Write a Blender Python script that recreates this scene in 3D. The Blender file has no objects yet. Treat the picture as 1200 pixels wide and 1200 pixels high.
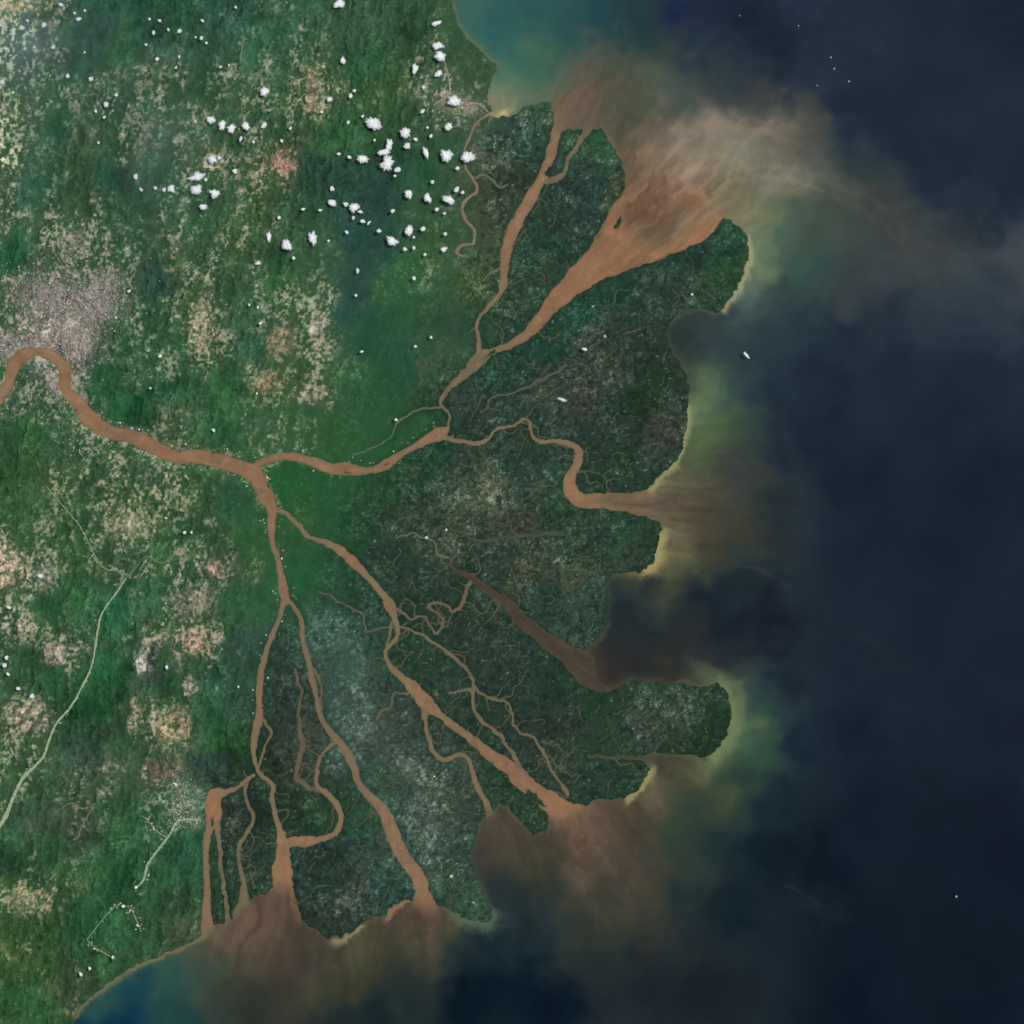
import bpy, math, random
import numpy as np

random.seed(7)
rng = np.random.default_rng(11)
scene = bpy.context.scene
COL = scene.collection
S = 0.1                                   # scene units per photo pixel (one unit is roughly 0.75 km)
H = 320.0                                 # camera height

# ------------------------------------------------------------------ camera, sky, sun, exposure
cam_d = bpy.data.cameras.new("camera")
cam = bpy.data.objects.new("camera", cam_d)
COL.objects.link(cam)
cam.location = (0, 0, H)
cam.rotation_euler = (0, 0, 0)
cam_d.sensor_width = 36
cam_d.lens = 18.0 / (60.0 / H)
cam_d.clip_start = 1.0
cam_d.clip_end = 5000
scene.camera = cam

SUN_EL = math.radians(56)
SUN_AZ = math.radians(62)                 # clockwise from north (up in the picture)
world = bpy.data.worlds.new("World")
scene.world = world
world.use_nodes = True
nt = world.node_tree
bg = nt.nodes["Background"]
sky = nt.nodes.new("ShaderNodeTexSky")
sky.sky_type = 'NISHITA'
sky.sun_disc = False
sky.sun_elevation = SUN_EL
sky.sun_rotation = SUN_AZ
nt.links.new(sky.outputs[0], bg.inputs[0])
bg.inputs[1].default_value = 0.06
sun_d = bpy.data.lights.new("sun", 'SUN')
sun_d.energy = 3.4
sun_d.angle = math.radians(0.5)
sun_d.color = (1.0, 0.96, 0.9)
sun = bpy.data.objects.new("sun", sun_d)
COL.objects.link(sun)
sun.rotation_euler = (math.radians(90) - SUN_EL, 0, math.pi - SUN_AZ)
vs = scene.view_settings
vs.view_transform = 'Standard'
vs.look = 'None'
vs.exposure = 0
vs.gamma = 1
scene.cycles.volume_bounces = 1

KL = np.array([1.10, 1.08, 1.10])         # light arriving on a level surface; photo colour / KL = albedo
KW = np.array([1.0, 1.0, 1.02])
HZ_ADD = np.array([0.034, 0.051, 0.060])        # light a unit of the haze layer sends up
W_SPEC = np.array([0.0042, 0.0046, 0.0058])        # sky light mirrored by the water

# ------------------------------------------------------------------ helpers
def tag(o, label=None, cat=None, group=None, kind=None):
    if label: o['label'] = label
    if cat: o['category'] = cat
    if group: o['group'] = group
    if kind: o['kind'] = kind
    return o

def hash2(ix, iy, seed):
    h = (ix.astype(np.uint32) * np.uint32(374761393) + iy.astype(np.uint32) * np.uint32(668265263)
         + np.uint32((seed * 1274126177) & 0xFFFFFFFF))
    h ^= h >> np.uint32(13)
    h *= np.uint32(1274126177)
    h ^= h >> np.uint32(16)
    return (h & np.uint32(0xFFFFFF)).astype(np.float32) / np.float32(0xFFFFFF)

def vnoise(x, y, seed=0):                 # smooth value noise, -1..1
    x0 = np.floor(x); y0 = np.floor(y)
    fx = (x - x0).astype(np.float32); fy = (y - y0).astype(np.float32)
    ix = x0.astype(np.int64); iy = y0.astype(np.int64)
    fx = fx * fx * fx * (fx * (fx * 6 - 15) + 10); fy = fy * fy * fy * (fy * (fy * 6 - 15) + 10)
    a = hash2(ix, iy, seed); b = hash2(ix + 1, iy, seed)
    c = hash2(ix, iy + 1, seed); d = hash2(ix + 1, iy + 1, seed)
    return ((a * (1 - fx) + b * fx) * (1 - fy) + (c * (1 - fx) + d * fx) * fy) * 2 - 1

def fbm(x, y, seed=0, octv=4, gain=0.55):
    t = 0; a = 1.0; n = 0
    for k in range(octv):
        c, s = math.cos(0.9 * k), math.sin(0.9 * k)
        t = t + a * vnoise((x * c - y * s) * 2.03 ** k, (x * s + y * c) * 2.03 ** k, seed + 17 * k)
        n += a; a *= gain
    return t / n * 1.6

def sstep(a, b, x):
    t = np.clip((x - a) / (b - a), 0, 1)
    return t * t * (3 - 2 * t)

def lin(c):
    c = np.clip(np.asarray(c, dtype=np.float32) / 255.0, 0, 1)
    return np.where(c <= 0.04045, c / 12.92, ((c + 0.055) / 1.055) ** 2.4)

def spline(pts, n=6):                     # Catmull-Rom through (x, y, w)
    p = np.array([(q[0], q[1], q[2]) for q in pts], dtype=float)
    p = np.vstack([2 * p[0] - p[1], p, 2 * p[-1] - p[-2]])
    out = []
    for i in range(1, len(p) - 2):
        for t in np.linspace(0, 1, n, endpoint=False):
            a, b, c, d = p[i - 1], p[i], p[i + 1], p[i + 2]
            v = 0.5 * (2 * b + (c - a) * t + (2 * a - 5 * b + 4 * c - d) * t * t + (3 * b - a - 3 * c + d) * t ** 3)
            v[2] = b[2] + (c[2] - b[2]) * t
            out.append(v)
    out.append(p[-2])
    return np.array(out)

# ------------------------------------------------------------------ survey data, in photo pixels
COAST = [(600, -4500), (560, -900), (480, -300), (512, -60), (527, 0), (533, 12), (538, 30), (550, 47), (565, 62), (576, 73), (581, 83), (575, 100), (571, 111),
 (574, 125), (580, 136), (585, 139), (592, 137), (600, 136), (607, 129), (615, 122), (632, 119), (646, 120), (648, 135), (650, 150), (657, 152), (668, 152),
 (680, 152), (690, 151), (707, 151), (713, 162), (721, 176), (730, 190), (733, 208), (731, 226), (729, 243), (731, 258), (752, 288), (775, 286), (796, 276), (814, 262),
 (827, 245), (840, 249), (852, 256), (864, 265), (875, 272), (878, 286), (877, 304), (872, 322), (866, 336), (858, 347), (848, 359), (839, 366), (830, 362),
 (818, 361), (800, 367), (786, 376), (780, 388), (781, 400), (788, 409), (794, 421), (800, 430), (806, 437), (807, 452), (806, 475), (804, 500), (800, 524),
 (793, 541), (784, 550), (774, 557), (766, 567), (760, 574), (750, 576), (730, 577), (712, 578), (705, 588), (720, 597), (740, 603), (758, 605), (771, 610),
 (775, 622), (772, 635), (769, 648), (766, 660), (758, 668), (748, 673), (736, 670), (724, 674), (717, 676), (711, 687), (715, 698), (715, 708), (711, 722), (711, 733),
 (706, 744), (697, 752), (688, 758), (700, 800), (706, 808), (718, 806), (730, 800), (742, 796), (758, 798), (775, 798), (788, 803), (800, 801), (812, 806),
 (822, 807), (832, 801), (841, 797), (849, 809), (855, 822), (857, 834), (857, 846), (852, 860), (845, 873), (833, 885), (822, 888), (800, 884), (775, 882),
 (756, 885), (756, 893), (764, 901), (757, 912), (748, 924), (735, 934), (722, 939), (712, 938), (700, 936), (690, 942), (680, 948), (660, 957), (643, 960), (641, 977), (634, 974),
 (625, 978), (617, 969), (611, 965), (605, 957), (600, 951), (594, 944), (585, 940), (578, 950), (566, 958), (560, 970), (556, 985), (553, 1000), (556, 1014), (560, 1028), (566, 1042), (571, 1056), (577, 1066),
 (575, 1079), (567, 1084), (552, 1078), (537, 1072), (522, 1066), (510, 1062), (496, 1064), (483, 1056), (475, 1054), (464, 1060), (457, 1067), (452, 1075), (444, 1072), (436, 1075),
 (428, 1077), (421, 1085), (410, 1093), (401, 1099), (392, 1096), (384, 1101), (374, 1092), (363, 1086), (354, 1077), (349, 1063), (346, 1050), (341, 1042), (318, 1040),
 (312, 1050), (303, 1046), (296, 1050), (289, 1056), (282, 1062), (272, 1076), (262, 1080), (250, 1084), (240, 1090), (235, 1097), (221, 1105), (205, 1112), (190, 1119), (175, 1124), (160, 1130),
 (142, 1143), (125, 1155), (114, 1161), (105, 1167), (97, 1177), (90, 1187), (83, 1203), (62, 1260), (-100, 1480), (-900, 4500), (-4500, 4500), (-4500, -4500)]

# name, label, colour, points (x, y, width)
BR = (136, 107, 81)
GB = (114, 103, 80)
RIVERS = [
 ("river", "wide brown trunk river winding out of the city to the fork of the delta", BR,
  [(-300, 520, 18), (-60, 500, 17), (-20, 482, 17), (0, 466, 17), (10, 450, 15), (15, 432, 17), (23, 419, 19), (42, 412, 15), (58, 416, 16), (72, 427, 18), (76, 441, 17), (76, 455, 16), (92, 472, 20),
   (104, 489, 23), (125, 505, 22), (155, 512, 20), (180, 524, 21), (207, 536, 21), (232, 535, 19), (262, 541, 19), (286, 549, 22), (300, 557, 22)]),
 ("river", "brown eastern branch between bright green forest and the delta head, bending past small mid-river bars", BR,
  [(296, 549, 14), (305, 542, 10), (322, 536, 11), (342, 536, 12), (365, 540, 12), (387, 549, 15), (408, 550, 16), (435, 551, 9), (452, 544, 15), (472, 531, 9), (495, 519, 13), (513, 509, 17), (523, 504, 11)]),
 ("river", "thin winding link that joins the eastern branch to the big northern funnel", GB,
  [(523, 506, 5), (526, 497, 3.5), (527, 487, 4), (521, 480, 4), (516, 474, 4.5), (520, 464, 7), (532, 450, 9), (547, 437, 14), (557, 426, 18), (567, 416, 17)]),
 ("river", "slender brown northern channel that widens before it reaches the top bay", BR,
  [(561, 416, 7), (560, 398, 5), (559, 387, 5), (562, 372, 5), (577, 355, 6), (587, 342, 8), (591, 322, 12), (592, 302, 13), (597, 280, 16), (605, 262, 18), (616, 241, 17), (627, 222, 16), (637, 206, 16),
   (645, 182, 14), (650, 165, 12), (654, 148, 15), (660, 130, 20)]),
 ("river", "short narrow side arm leaving the northern channel just before the top bay", GB,
  [(642, 213, 9), (655, 208, 8), (662, 200, 6), (666, 185, 5), (677, 170, 6), (686, 157, 9), (692, 146, 14)]),
 ("river", "broad brown funnel shaped channel opening towards the northeast into the largest plume", (135, 105, 79),
  [(566, 415, 12), (580, 411, 9), (598, 403, 10), (620, 390, 14), (638, 368, 17), (660, 344, 24), (690, 317, 34), (722, 294, 52), (750, 268, 74), (775, 248, 92), (800, 225, 116)]),
 ("river", "narrow muddy creek running beside the northeastern funnel behind a sliver of green land", GB,
  [(688, 300, 4), (694, 288, 4), (700, 277, 4), (708, 266, 5), (716, 253, 6), (724, 246, 9)]),
 ("river", "winding brown middle channel with a square bend, widening eastward to its mouth", BR,
  [(518, 510, 10), (530, 515, 6.5), (540, 517, 6), (560, 520, 6), (572, 515, 5), (577, 506, 4), (585, 501, 5), (600, 500, 4.5), (608, 495, 4.5), (613, 491, 4.5), (619, 493, 4.5), (622, 505, 5), (629, 516, 5), (650, 517, 7), (670, 521, 8),
   (679, 530, 9), (676, 545, 12), (668, 562, 18), (671, 578, 19), (684, 587, 18), (705, 587, 20), (737, 589, 25), (768, 590, 32), (790, 588, 42)]),
 ("river", "wide brown stem running south from the fork to where three southern arms part", BR,
  [(298, 553, 20), (304, 567, 17), (312, 582, 21), (319, 598, 15), (318, 615, 12), (320, 635, 7.5), (326, 655, 8), (329, 675, 10), (332, 692, 13), (335, 705, 12)]),
 ("river", "tall brown southwestern arm running almost straight down to a broad muddy estuary", BR,
  [(333, 703, 10), (329, 720, 6), (320, 742, 7), (312, 760, 8), (306, 785, 10), (304, 812, 10), (304, 838, 11), (301, 855, 12), (297, 880, 7), (300, 900, 7), (307, 910, 6), (319, 921, 6), (319, 937, 7), (325, 962, 8), (330, 982, 13),
   (331, 1000, 18), (331, 1028, 25), (331, 1056, 32), (331, 1080, 40)]),
 ("river", "small loop channel bulging to the right of the southwestern arm", GB,
  [(304, 838, 4), (314, 850, 4), (317, 862, 4), (311, 874, 3.5), (305, 886, 4), (303, 902, 5)]),
 ("river", "wide brown basin at the lower left edge of the delta splitting into a long straight finger", BR,
  [(297, 908, 6), (289, 914, 5), (279, 922, 5.5), (266, 928, 9), (252, 932, 18), (250, 944, 22), (250, 957, 22), (246, 970, 14), (242, 987, 10), (241, 1012, 9.5), (242, 1037, 9.5), (242, 1066, 12), (243, 1090, 16)]),
 ("river", "second straight finger channel right of the lower left basin", GB,
  [(254, 955, 10), (256, 975, 8), (259, 1005, 5.5), (262, 1040, 6), (265, 1066, 7), (267, 1090, 12)]),
 ("river", "thin crooked brown finger channel between two dark southwestern islands", GB,
  [(295, 910, 5), (288, 920, 4.5), (288, 932, 4.5), (291, 945, 4.5), (297, 957, 4.5), (291, 973, 5.5), (281, 990, 5.5), (280, 1012, 5.5), (285, 1035, 7), (286, 1052, 13), (284, 1072, 24)]),
 ("river", "long brown southern arm sweeping right and widening to a mouth at the bottom edge of the delta", (134, 108, 84),
  [(336, 705, 8), (345, 712, 6), (353, 727, 6), (355, 750, 7), (360, 770, 8), (364, 790, 9), (370, 812, 7), (374, 835, 7), (380, 850, 8), (392, 865, 11), (407, 884, 14), (415, 900, 11), (420, 915, 10), (432, 932, 12), (450, 952, 16), (457, 970, 18),
   (465, 990, 18), (477, 1010, 19), (489, 1025, 19), (494, 1043, 19), (497, 1062, 26), (500, 1085, 40)]),
 ("river", "tiny bypass loop beside the upper part of the long southern arm", GB,
  [(366, 783, 4), (373, 795, 3.5), (377, 810, 3.5), (376, 826, 3.5), (374, 838, 4)]),
 ("river", "curled brown channel looping round a dark green island to meet the southwestern estuary", BR,
  [(392, 870, 6), (382, 879, 4.5), (374, 889, 4.5), (372, 903, 5), (372, 920, 5.5), (382, 930, 9), (394, 943, 9), (399, 960, 8), (393, 976, 7.5), (376, 984, 8), (357, 986, 16), (340, 988, 14), (331, 994, 12)]),
 ("river", "faint muddy creek threading the dark land between the two southern arms", (100, 88, 74),
  [(347, 785, 4), (350, 800, 4), (354, 817, 4), (350, 838, 4), (352, 856, 6), (357, 872, 8), (352, 890, 9), (348, 905, 7), (347, 914, 7), (358, 920, 8), (372, 926, 6)]),
 ("river", "brown southeastern arm crossing the middle of the delta to a fan of mud", BR,
  [(318, 594, 8), (332, 601, 6), (347, 612, 6), (362, 629, 6), (382, 635, 8), (400, 645, 13), (415, 660, 13), (432, 677, 9), (447, 695, 9), (457, 710, 14), (462, 720, 11), (466, 735, 6.5), (465, 748, 5.5), (452, 764, 6), (456, 779, 7), (470, 793, 10),
   (485, 806, 18), (500, 824, 20), (517, 840, 10), (537, 855, 11), (557, 870, 13), (575, 885, 15), (595, 897, 18), (608, 912, 20), (630, 928, 21), (650, 945, 27), (668, 960, 40), (690, 980, 60)]),
 ("river", "narrow channel leaving the southeastern arm and turning down to a dull mud mouth", (122, 98, 76),
  [(497, 832, 12), (498, 846, 6), (501, 862, 5), (507, 880, 6), (520, 891, 6.5), (535, 885, 6.5), (547, 887, 6), (553, 902, 7), (560, 922, 8), (571, 945, 10), (577, 965, 16), (580, 985, 26)]),
 ("river", "thin tan creek running parallel above the southeastern arm", GB,
  [(467, 733, 4), (478, 737, 3.5), (490, 742, 3.5), (512, 755, 4), (530, 767, 6.5), (545, 782, 5), (554, 798, 4.5), (555, 812, 5), (555, 830, 6), (570, 850, 6), (587, 865, 5), (600, 880, 5), (608, 895, 6), (618, 915, 9)]),
 ("river", "faint wriggling creek leaving the thin tan creek to the right", GB,
  [(555, 803, 4), (564, 815, 4), (582, 820, 3.5), (596, 824, 3.5), (600, 836, 3.5), (605, 855, 3.5), (626, 866, 3.5), (636, 882, 3.5), (645, 898, 4), (655, 915, 4), (664, 930, 6)]),
 ("river", "short stubby creek west of the thin tan creek", GB, [(526, 811, 3), (538, 811, 3.5), (548, 809, 5), (555, 815, 5)]),
 ("river", "sharply wriggling creek between the southeastern arm and the dull central inlet", (112, 98, 80),
  [(464, 712, 5), (474, 718, 4), (482, 725, 3.5), (490, 721, 3.5), (498, 724, 3.5), (505, 734, 3.5), (512, 741, 4), (518, 734, 4), (516, 722, 4), (507, 714, 4), (505, 707, 4), (517, 707, 4), (525, 712, 4), (532, 716, 5), (541, 710, 5), (547, 697, 5), (551, 683, 6)]),
 ("river", "thin angular creek joining the southeastern arm from the left", (88, 96, 76),
  [(374, 694, 2.5), (385, 697, 2.6), (396, 704, 3), (410, 712, 3), (427, 722, 3.2), (429, 739, 3.2), (440, 736, 3.2), (452, 734, 3.5), (466, 735, 4)]),
 ("river", "short parallel side channel hugging a bend of the southeastern arm", GB, [(458, 728, 4), (457, 742, 4.5), (455, 752, 4.5), (453, 764, 5)]),
 ("river", "faint pinkish creek curling off the southeastern arm to the left", (96, 90, 82),
  [(478, 812, 4), (468, 811, 3.5), (460, 813, 3.5), (458, 826, 4), (448, 834, 5), (441, 842, 5)]),
 ("river", "dull reddish brown central inlet fading seaward into dark water", (74, 65, 54),
  [(527, 655, 4), (531, 665, 5), (538, 670, 7), (550, 675, 9), (562, 685, 10), (580, 697, 12), (595, 708, 15), (612, 728, 17), (632, 743, 19), (652, 758, 22), (672, 772, 28), (692, 782, 40), (706, 784, 60)]),
 ("river", "pale thin creek zigzagging into the head of the dull central inlet", (104, 102, 88),
  [(467, 631, 2.6), (480, 626, 2.6), (492, 628, 3), (502, 631, 3), (512, 638, 3), (515, 650, 3.2), (524, 654, 3.5), (531, 657, 4)]),
 ("river", "thin flat tidal inlet along the south of the southeastern cape", (72, 74, 56),
  [(690, 886, 3.5), (712, 887, 5), (740, 889, 6), (762, 891, 8), (800, 893, 12)]),
 ("river", "pale tan meandering river reaching the coast at the northern spit", (150, 140, 110),
  [(584, 137, 7), (577, 135, 6), (565, 140, 4), (556, 150, 4), (548, 166, 4), (543, 182, 3.5), (546, 199, 3.8), (555, 211, 4.2), (556, 225, 4.2), (544, 236, 5.5), (541, 246, 4.5), (546, 257, 4.2), (555, 267, 4.2), (558, 277, 4.2), (553, 287, 4.2), (542, 287, 4.2), (534, 294, 4), (538, 299, 4), (546, 299, 3)]),
 ("river", "pale branch creek bending away from the tan meandering river", (104, 108, 88), [(554, 208, 3.2), (563, 206, 3), (573, 207, 3), (579, 213, 3), (587, 220, 2.8), (596, 214, 2.5)]),
 ("river", "small crooked creek joining the left bank of the northern channel", (116, 110, 88), [(588, 314, 3.5), (580, 318, 3), (572, 323, 2.8), (567, 329, 2.6)]),
 ("river", "very thin pale creek beside the eastern branch, left of the winding link", (92, 110, 84), [(517, 476, 3.5), (509, 478, 2.8), (490, 481, 2.8), (476, 488, 2.8), (468, 494, 3), (461, 508, 2.6), (452, 517, 2.4), (436, 527, 2.2), (412, 532, 2)]),
 ("river", "straight greyish pink creek in the middle of the northern delta island", (86, 84, 78), [(561, 482, 2.4), (570, 476, 3), (576, 466, 3.2), (590, 462, 3), (605, 457, 3.4), (632, 447, 4), (650, 438, 4.5), (664, 428, 3.5)]),
 ("river", "grey pink creek lying straight across the central delta", (70, 78, 64), [(531, 620, 3), (545, 625, 3), (560, 633, 3.4), (580, 632, 3.6), (604, 629, 4), (630, 626, 5), (658, 624, 6)]),
]

# ground cover, mean colour seen at control points, haze tint included (veil share subtracted later)
LAND = """20 8 150 135 95|45 12 110 115 85|10 60 158 158 130|28 35 158 166 146|60 20 60 85 75|60 50 70 100 88|90 22 62 92 85|120 15 30 72 55|200 20 38 80 58|270 20 45 82 72|235 45 45 80 62|180 55 38 75 58|40 100 88 124 96|10 130 130 138 104
90 60 35 75 65|110 35 40 70 72|150 60 35 80 50|150 120 66 90 76|60 150 42 90 68|30 130 100 115 80|100 170 52 75 50|180 130 84 110 86|160 170 92 102 76|170 155 100 112 84|190 180 58 92 80|200 150 66 96 78|30 220 45 90 70|5 200 136 136 106|3 250 110 108 85|100 230 55 80 50|140 210 25 72 52
80 280 112 115 86|20 290 30 80 50|240 200 88 95 66|260 130 62 90 60|280 110 85 100 70|230 250 65 100 75|280 280 80 95 60|120 110 70 92 76|180 85 66 88 60|140 240 55 90 62|200 225 70 108 85|180 280 60 85 62|270 240 60 90 60|150 280 75 105 80
330 30 50 90 65|420 30 45 75 52|480 30 45 75 50|520 60 60 85 60|560 90 70 85 60|330 90 62 92 65|365 105 120 112 75|430 80 40 80 50|400 160 40 80 45|450 110 62 88 46|330 190 130 92 65|360 200 35 70 55|400 210 33 62 50|440 230 33 62 54|480 140 50 80 50|525 115 112 106 92|560 200 70 75 55|545 70 55 80 55|565 120 75 80 70
310 230 100 100 60|420 280 33 66 60|500 280 50 85 45|470 200 35 70 50|500 200 38 74 50|520 180 48 78 55|300 160 70 95 65|300 60 48 90 66|350 240 45 78 52|440 290 35 68 62|510 240 50 80 52|380 290 55 85 60|480 270 50 80 58
50 340 98 102 80|70 380 146 128 120|110 370 124 118 104|40 360 116 112 95|10 360 82 102 70|150 340 82 102 76|180 320 42 72 64|150 400 62 97 62|230 360 125 120 78|240 400 132 122 84|270 340 65 90 60|200 450 35 80 50|270 450 38 78 44|120 450 34 84 48|150 480 28 78 44|60 480 72 100 66|60 405 150 130 122|20 400 130 118 104|90 410 124 112 104|97 425 70 88 80|90 350 110 110 92|130 300 100 108 84|75 310 108 110 88|200 300 92 95 66|200 390 60 98 62|170 370 60 98 66
30 500 40 86 44|20 560 45 82 40|60 550 86 96 56|110 510 102 106 82|130 560 76 96 60|150 580 112 112 70|220 570 92 102 62|270 580 45 86 56|200 505 84 90 62|260 500 36 84 46|180 430 72 108 68|85 520 80 100 66|60 515 50 88 52|165 545 100 106 76|240 545 55 90 50|50 445 88 100 80|45 430 92 105 85|60 448 130 112 104|90 445 110 110 96|105 470 66 98 66|20 480 88 102 80
330 320 42 86 46|350 350 92 114 70|370 380 122 126 80|330 400 110 102 62|310 450 82 98 52|360 450 116 110 78|400 370 34 76 68|410 340 34 68 68|450 340 44 90 50|480 320 50 98 54|430 400 30 78 54|470 430 30 74 50|430 480 34 80 44|500 440 52 76 52|350 490 56 94 52|390 510 40 84 44|320 510 70 98 60|480 500 40 86 46|300 350 55 88 58|300 400 42 80 56|370 430 124 114 84|375 350 100 110 76|310 500 60 92 58|350 520 60 94 56|450 520 38 84 46|400 440 45 88 50
550 330 56 82 46|520 390 46 74 54|575 300 62 78 54|540 300 62 84 56|560 400 42 74 52|520 420 48 76 54|330 570 30 84 42|380 580 30 80 42|430 570 34 74 42|350 600 38 82 42|320 555 30 88 38|400 600 34 74 42
550 560 54 72 58|570 570 92 88 70|500 540 34 70 50|630 550 45 70 60|560 480 48 64 58|590 440 30 68 54|640 330 48 75 56|640 400 34 70 56|680 360 30 74 58|720 380 50 66 62|760 330 48 74 58|830 320 44 84 52|850 290 40 78 58|860 310 40 76 44|700 410 58 68 62|640 460 62 72 64|690 460 62 64 62|750 460 24 52 30|770 450 28 62 34|735 470 30 54 36|720 470 40 58 52|775 500 66 62 64|760 520 58 64 58|700 520 44 60 54|740 540 38 68 48|650 560 44 74 60|780 540 44 62 48|700 560 38 64 48|620 480 48 68 58|600 540 44 68 56|800 480 48 62 54|760 400 42 58 48|780 350 46 66 58|810 340 54 78 62|720 440 60 66 60|790 420 62 62 60
610 170 45 75 62|590 200 60 70 55|640 270 38 70 58|700 220 44 75 66|700 170 45 88 58|660 260 50 66 64|560 250 66 76 56|625 130 58 84 62|670 230 44 68 64|680 260 44 66 60|620 310 44 74 56|660 290 42 72 56|575 230 60 72 56|690 195 52 82 66|600 150 50 74 66|725 220 66 76 54|800 290 38 66 58|740 340 42 70 58|720 350 30 70 52
660 610 38 68 44|720 640 44 74 56|760 640 36 66 42|640 640 58 70 58|670 670 86 92 70|640 700 44 74 62|690 700 50 78 64|600 650 50 68 58|540 630 66 76 58|490 620 54 74 56|450 650 40 64 50|500 680 44 64 54|560 740 40 54 54|580 780 44 58 58|640 800 34 60 48|620 850 44 54 54|700 830 38 64 46|760 840 66 74 72|840 850 30 58 36|800 830 58 76 62|720 870 44 72 50|700 910 38 64 54|740 915 32 62 40|600 620 76 74 62|620 670 70 72 54|560 650 44 62 52|680 640 46 70 54|740 665 60 70 56|670 740 56 76 64|700 735 48 70 60|600 760 40 58 52|640 770 36 58 48|680 810 38 60 44|730 820 46 70 50|790 870 46 66 48|850 830 36 64 42|830 870 30 56 36|660 850 56 60 60|650 890 54 64 56|600 800 40 60 52|770 810 48 74 52|690 870 44 68 50
400 650 35 78 46|360 680 30 82 45|430 740 50 82 74|380 740 58 92 80|410 780 62 96 80|420 820 64 88 80|450 800 44 74 62|480 770 38 70 48|440 860 64 80 76|480 900 68 82 76|440 920 45 82 65|500 950 66 80 72|530 1000 56 78 66|520 930 60 74 68|550 930 56 70 62|540 1040 56 84 66|380 1040 40 62 60|440 1000 56 84 74|450 1040 46 78 72|400 1070 50 60 54|340 940 45 66 46|340 900 62 68 58|335 830 48 66 62|330 780 38 64 50|310 950 34 58 48|305 1000 40 64 50|280 960 48 54 52|270 1000 45 66 50|350 700 34 80 46|345 800 60 70 66|400 850 58 84 74|460 840 58 72 70|540 900 56 78 68|500 870 54 68 64|520 800 44 66 52|430 960 40 82 56|370 950 36 70 42|370 1010 44 68 60|420 1040 66 74 60|430 880 60 78 70|350 860 70 74 66|385 800 50 86 72|430 700 36 68 50|590 930 42 66 46|625 965 38 66 46|570 910 40 66 44|550 860 42 62 48|480 700 40 64 50|390 700 38 78 54
10 660 160 128 95|50 670 110 112 82|30 735 118 115 86|70 760 112 108 82|35 840 128 114 86|150 610 126 126 82|130 650 104 108 78|255 665 110 98 74|225 750 130 104 78|182 750 110 112 76|170 775 100 105 95|180 785 58 66 72|160 840 88 98 64|200 850 120 104 70|220 800 96 102 74|230 700 104 104 75|140 720 30 84 54|250 800 46 84 64|280 750 44 72 60|270 870 34 72 34|120 800 30 76 42|60 720 40 84 46|100 870 44 68 54|30 900 92 106 70|130 900 72 80 60|50 960 62 76 60|90 970 72 76 64|130 940 60 94 56|210 940 104 122 96|190 970 56 98 60|210 1000 34 84 58|150 1020 30 76 42|220 1060 44 74 46|30 1050 110 108 62|60 1030 84 98 56|100 1080 32 76 42|20 1110 64 86 38|140 1090 36 80 46|30 1170 42 82 42|80 1150 66 80 50|190 900 92 78 66|60 1000 48 88 50|110 1130 40 78 44|180 1090 44 76 48|10 1000 40 78 50|10 800 66 92 60|15 930 62 90 60
90 700 40 84 46|90 640 52 88 50|40 620 60 92 52|200 640 62 96 58|240 630 70 92 62|290 640 44 84 42|290 700 40 82 50|180 700 44 86 54|20 600 52 88 46|200 800 36 82 46|140 780 30 74 42|60 800 36 78 44|100 830 30 74 40|150 870 46 78 50|240 840 40 82 48|250 900 38 60 50|160 960 48 92 52|225 1020 36 80 52|230 1090 60 70 50|280 820 44 74 58|290 900 34 60 36|120 1000 44 84 48|200 1030 44 88 54|215 1090 60 72 48|170 1060 46 84 50|50 1090 46 82 40|270 720 44 80 46|40 780 40 76 46|220 660 64 92 60"""
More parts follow.
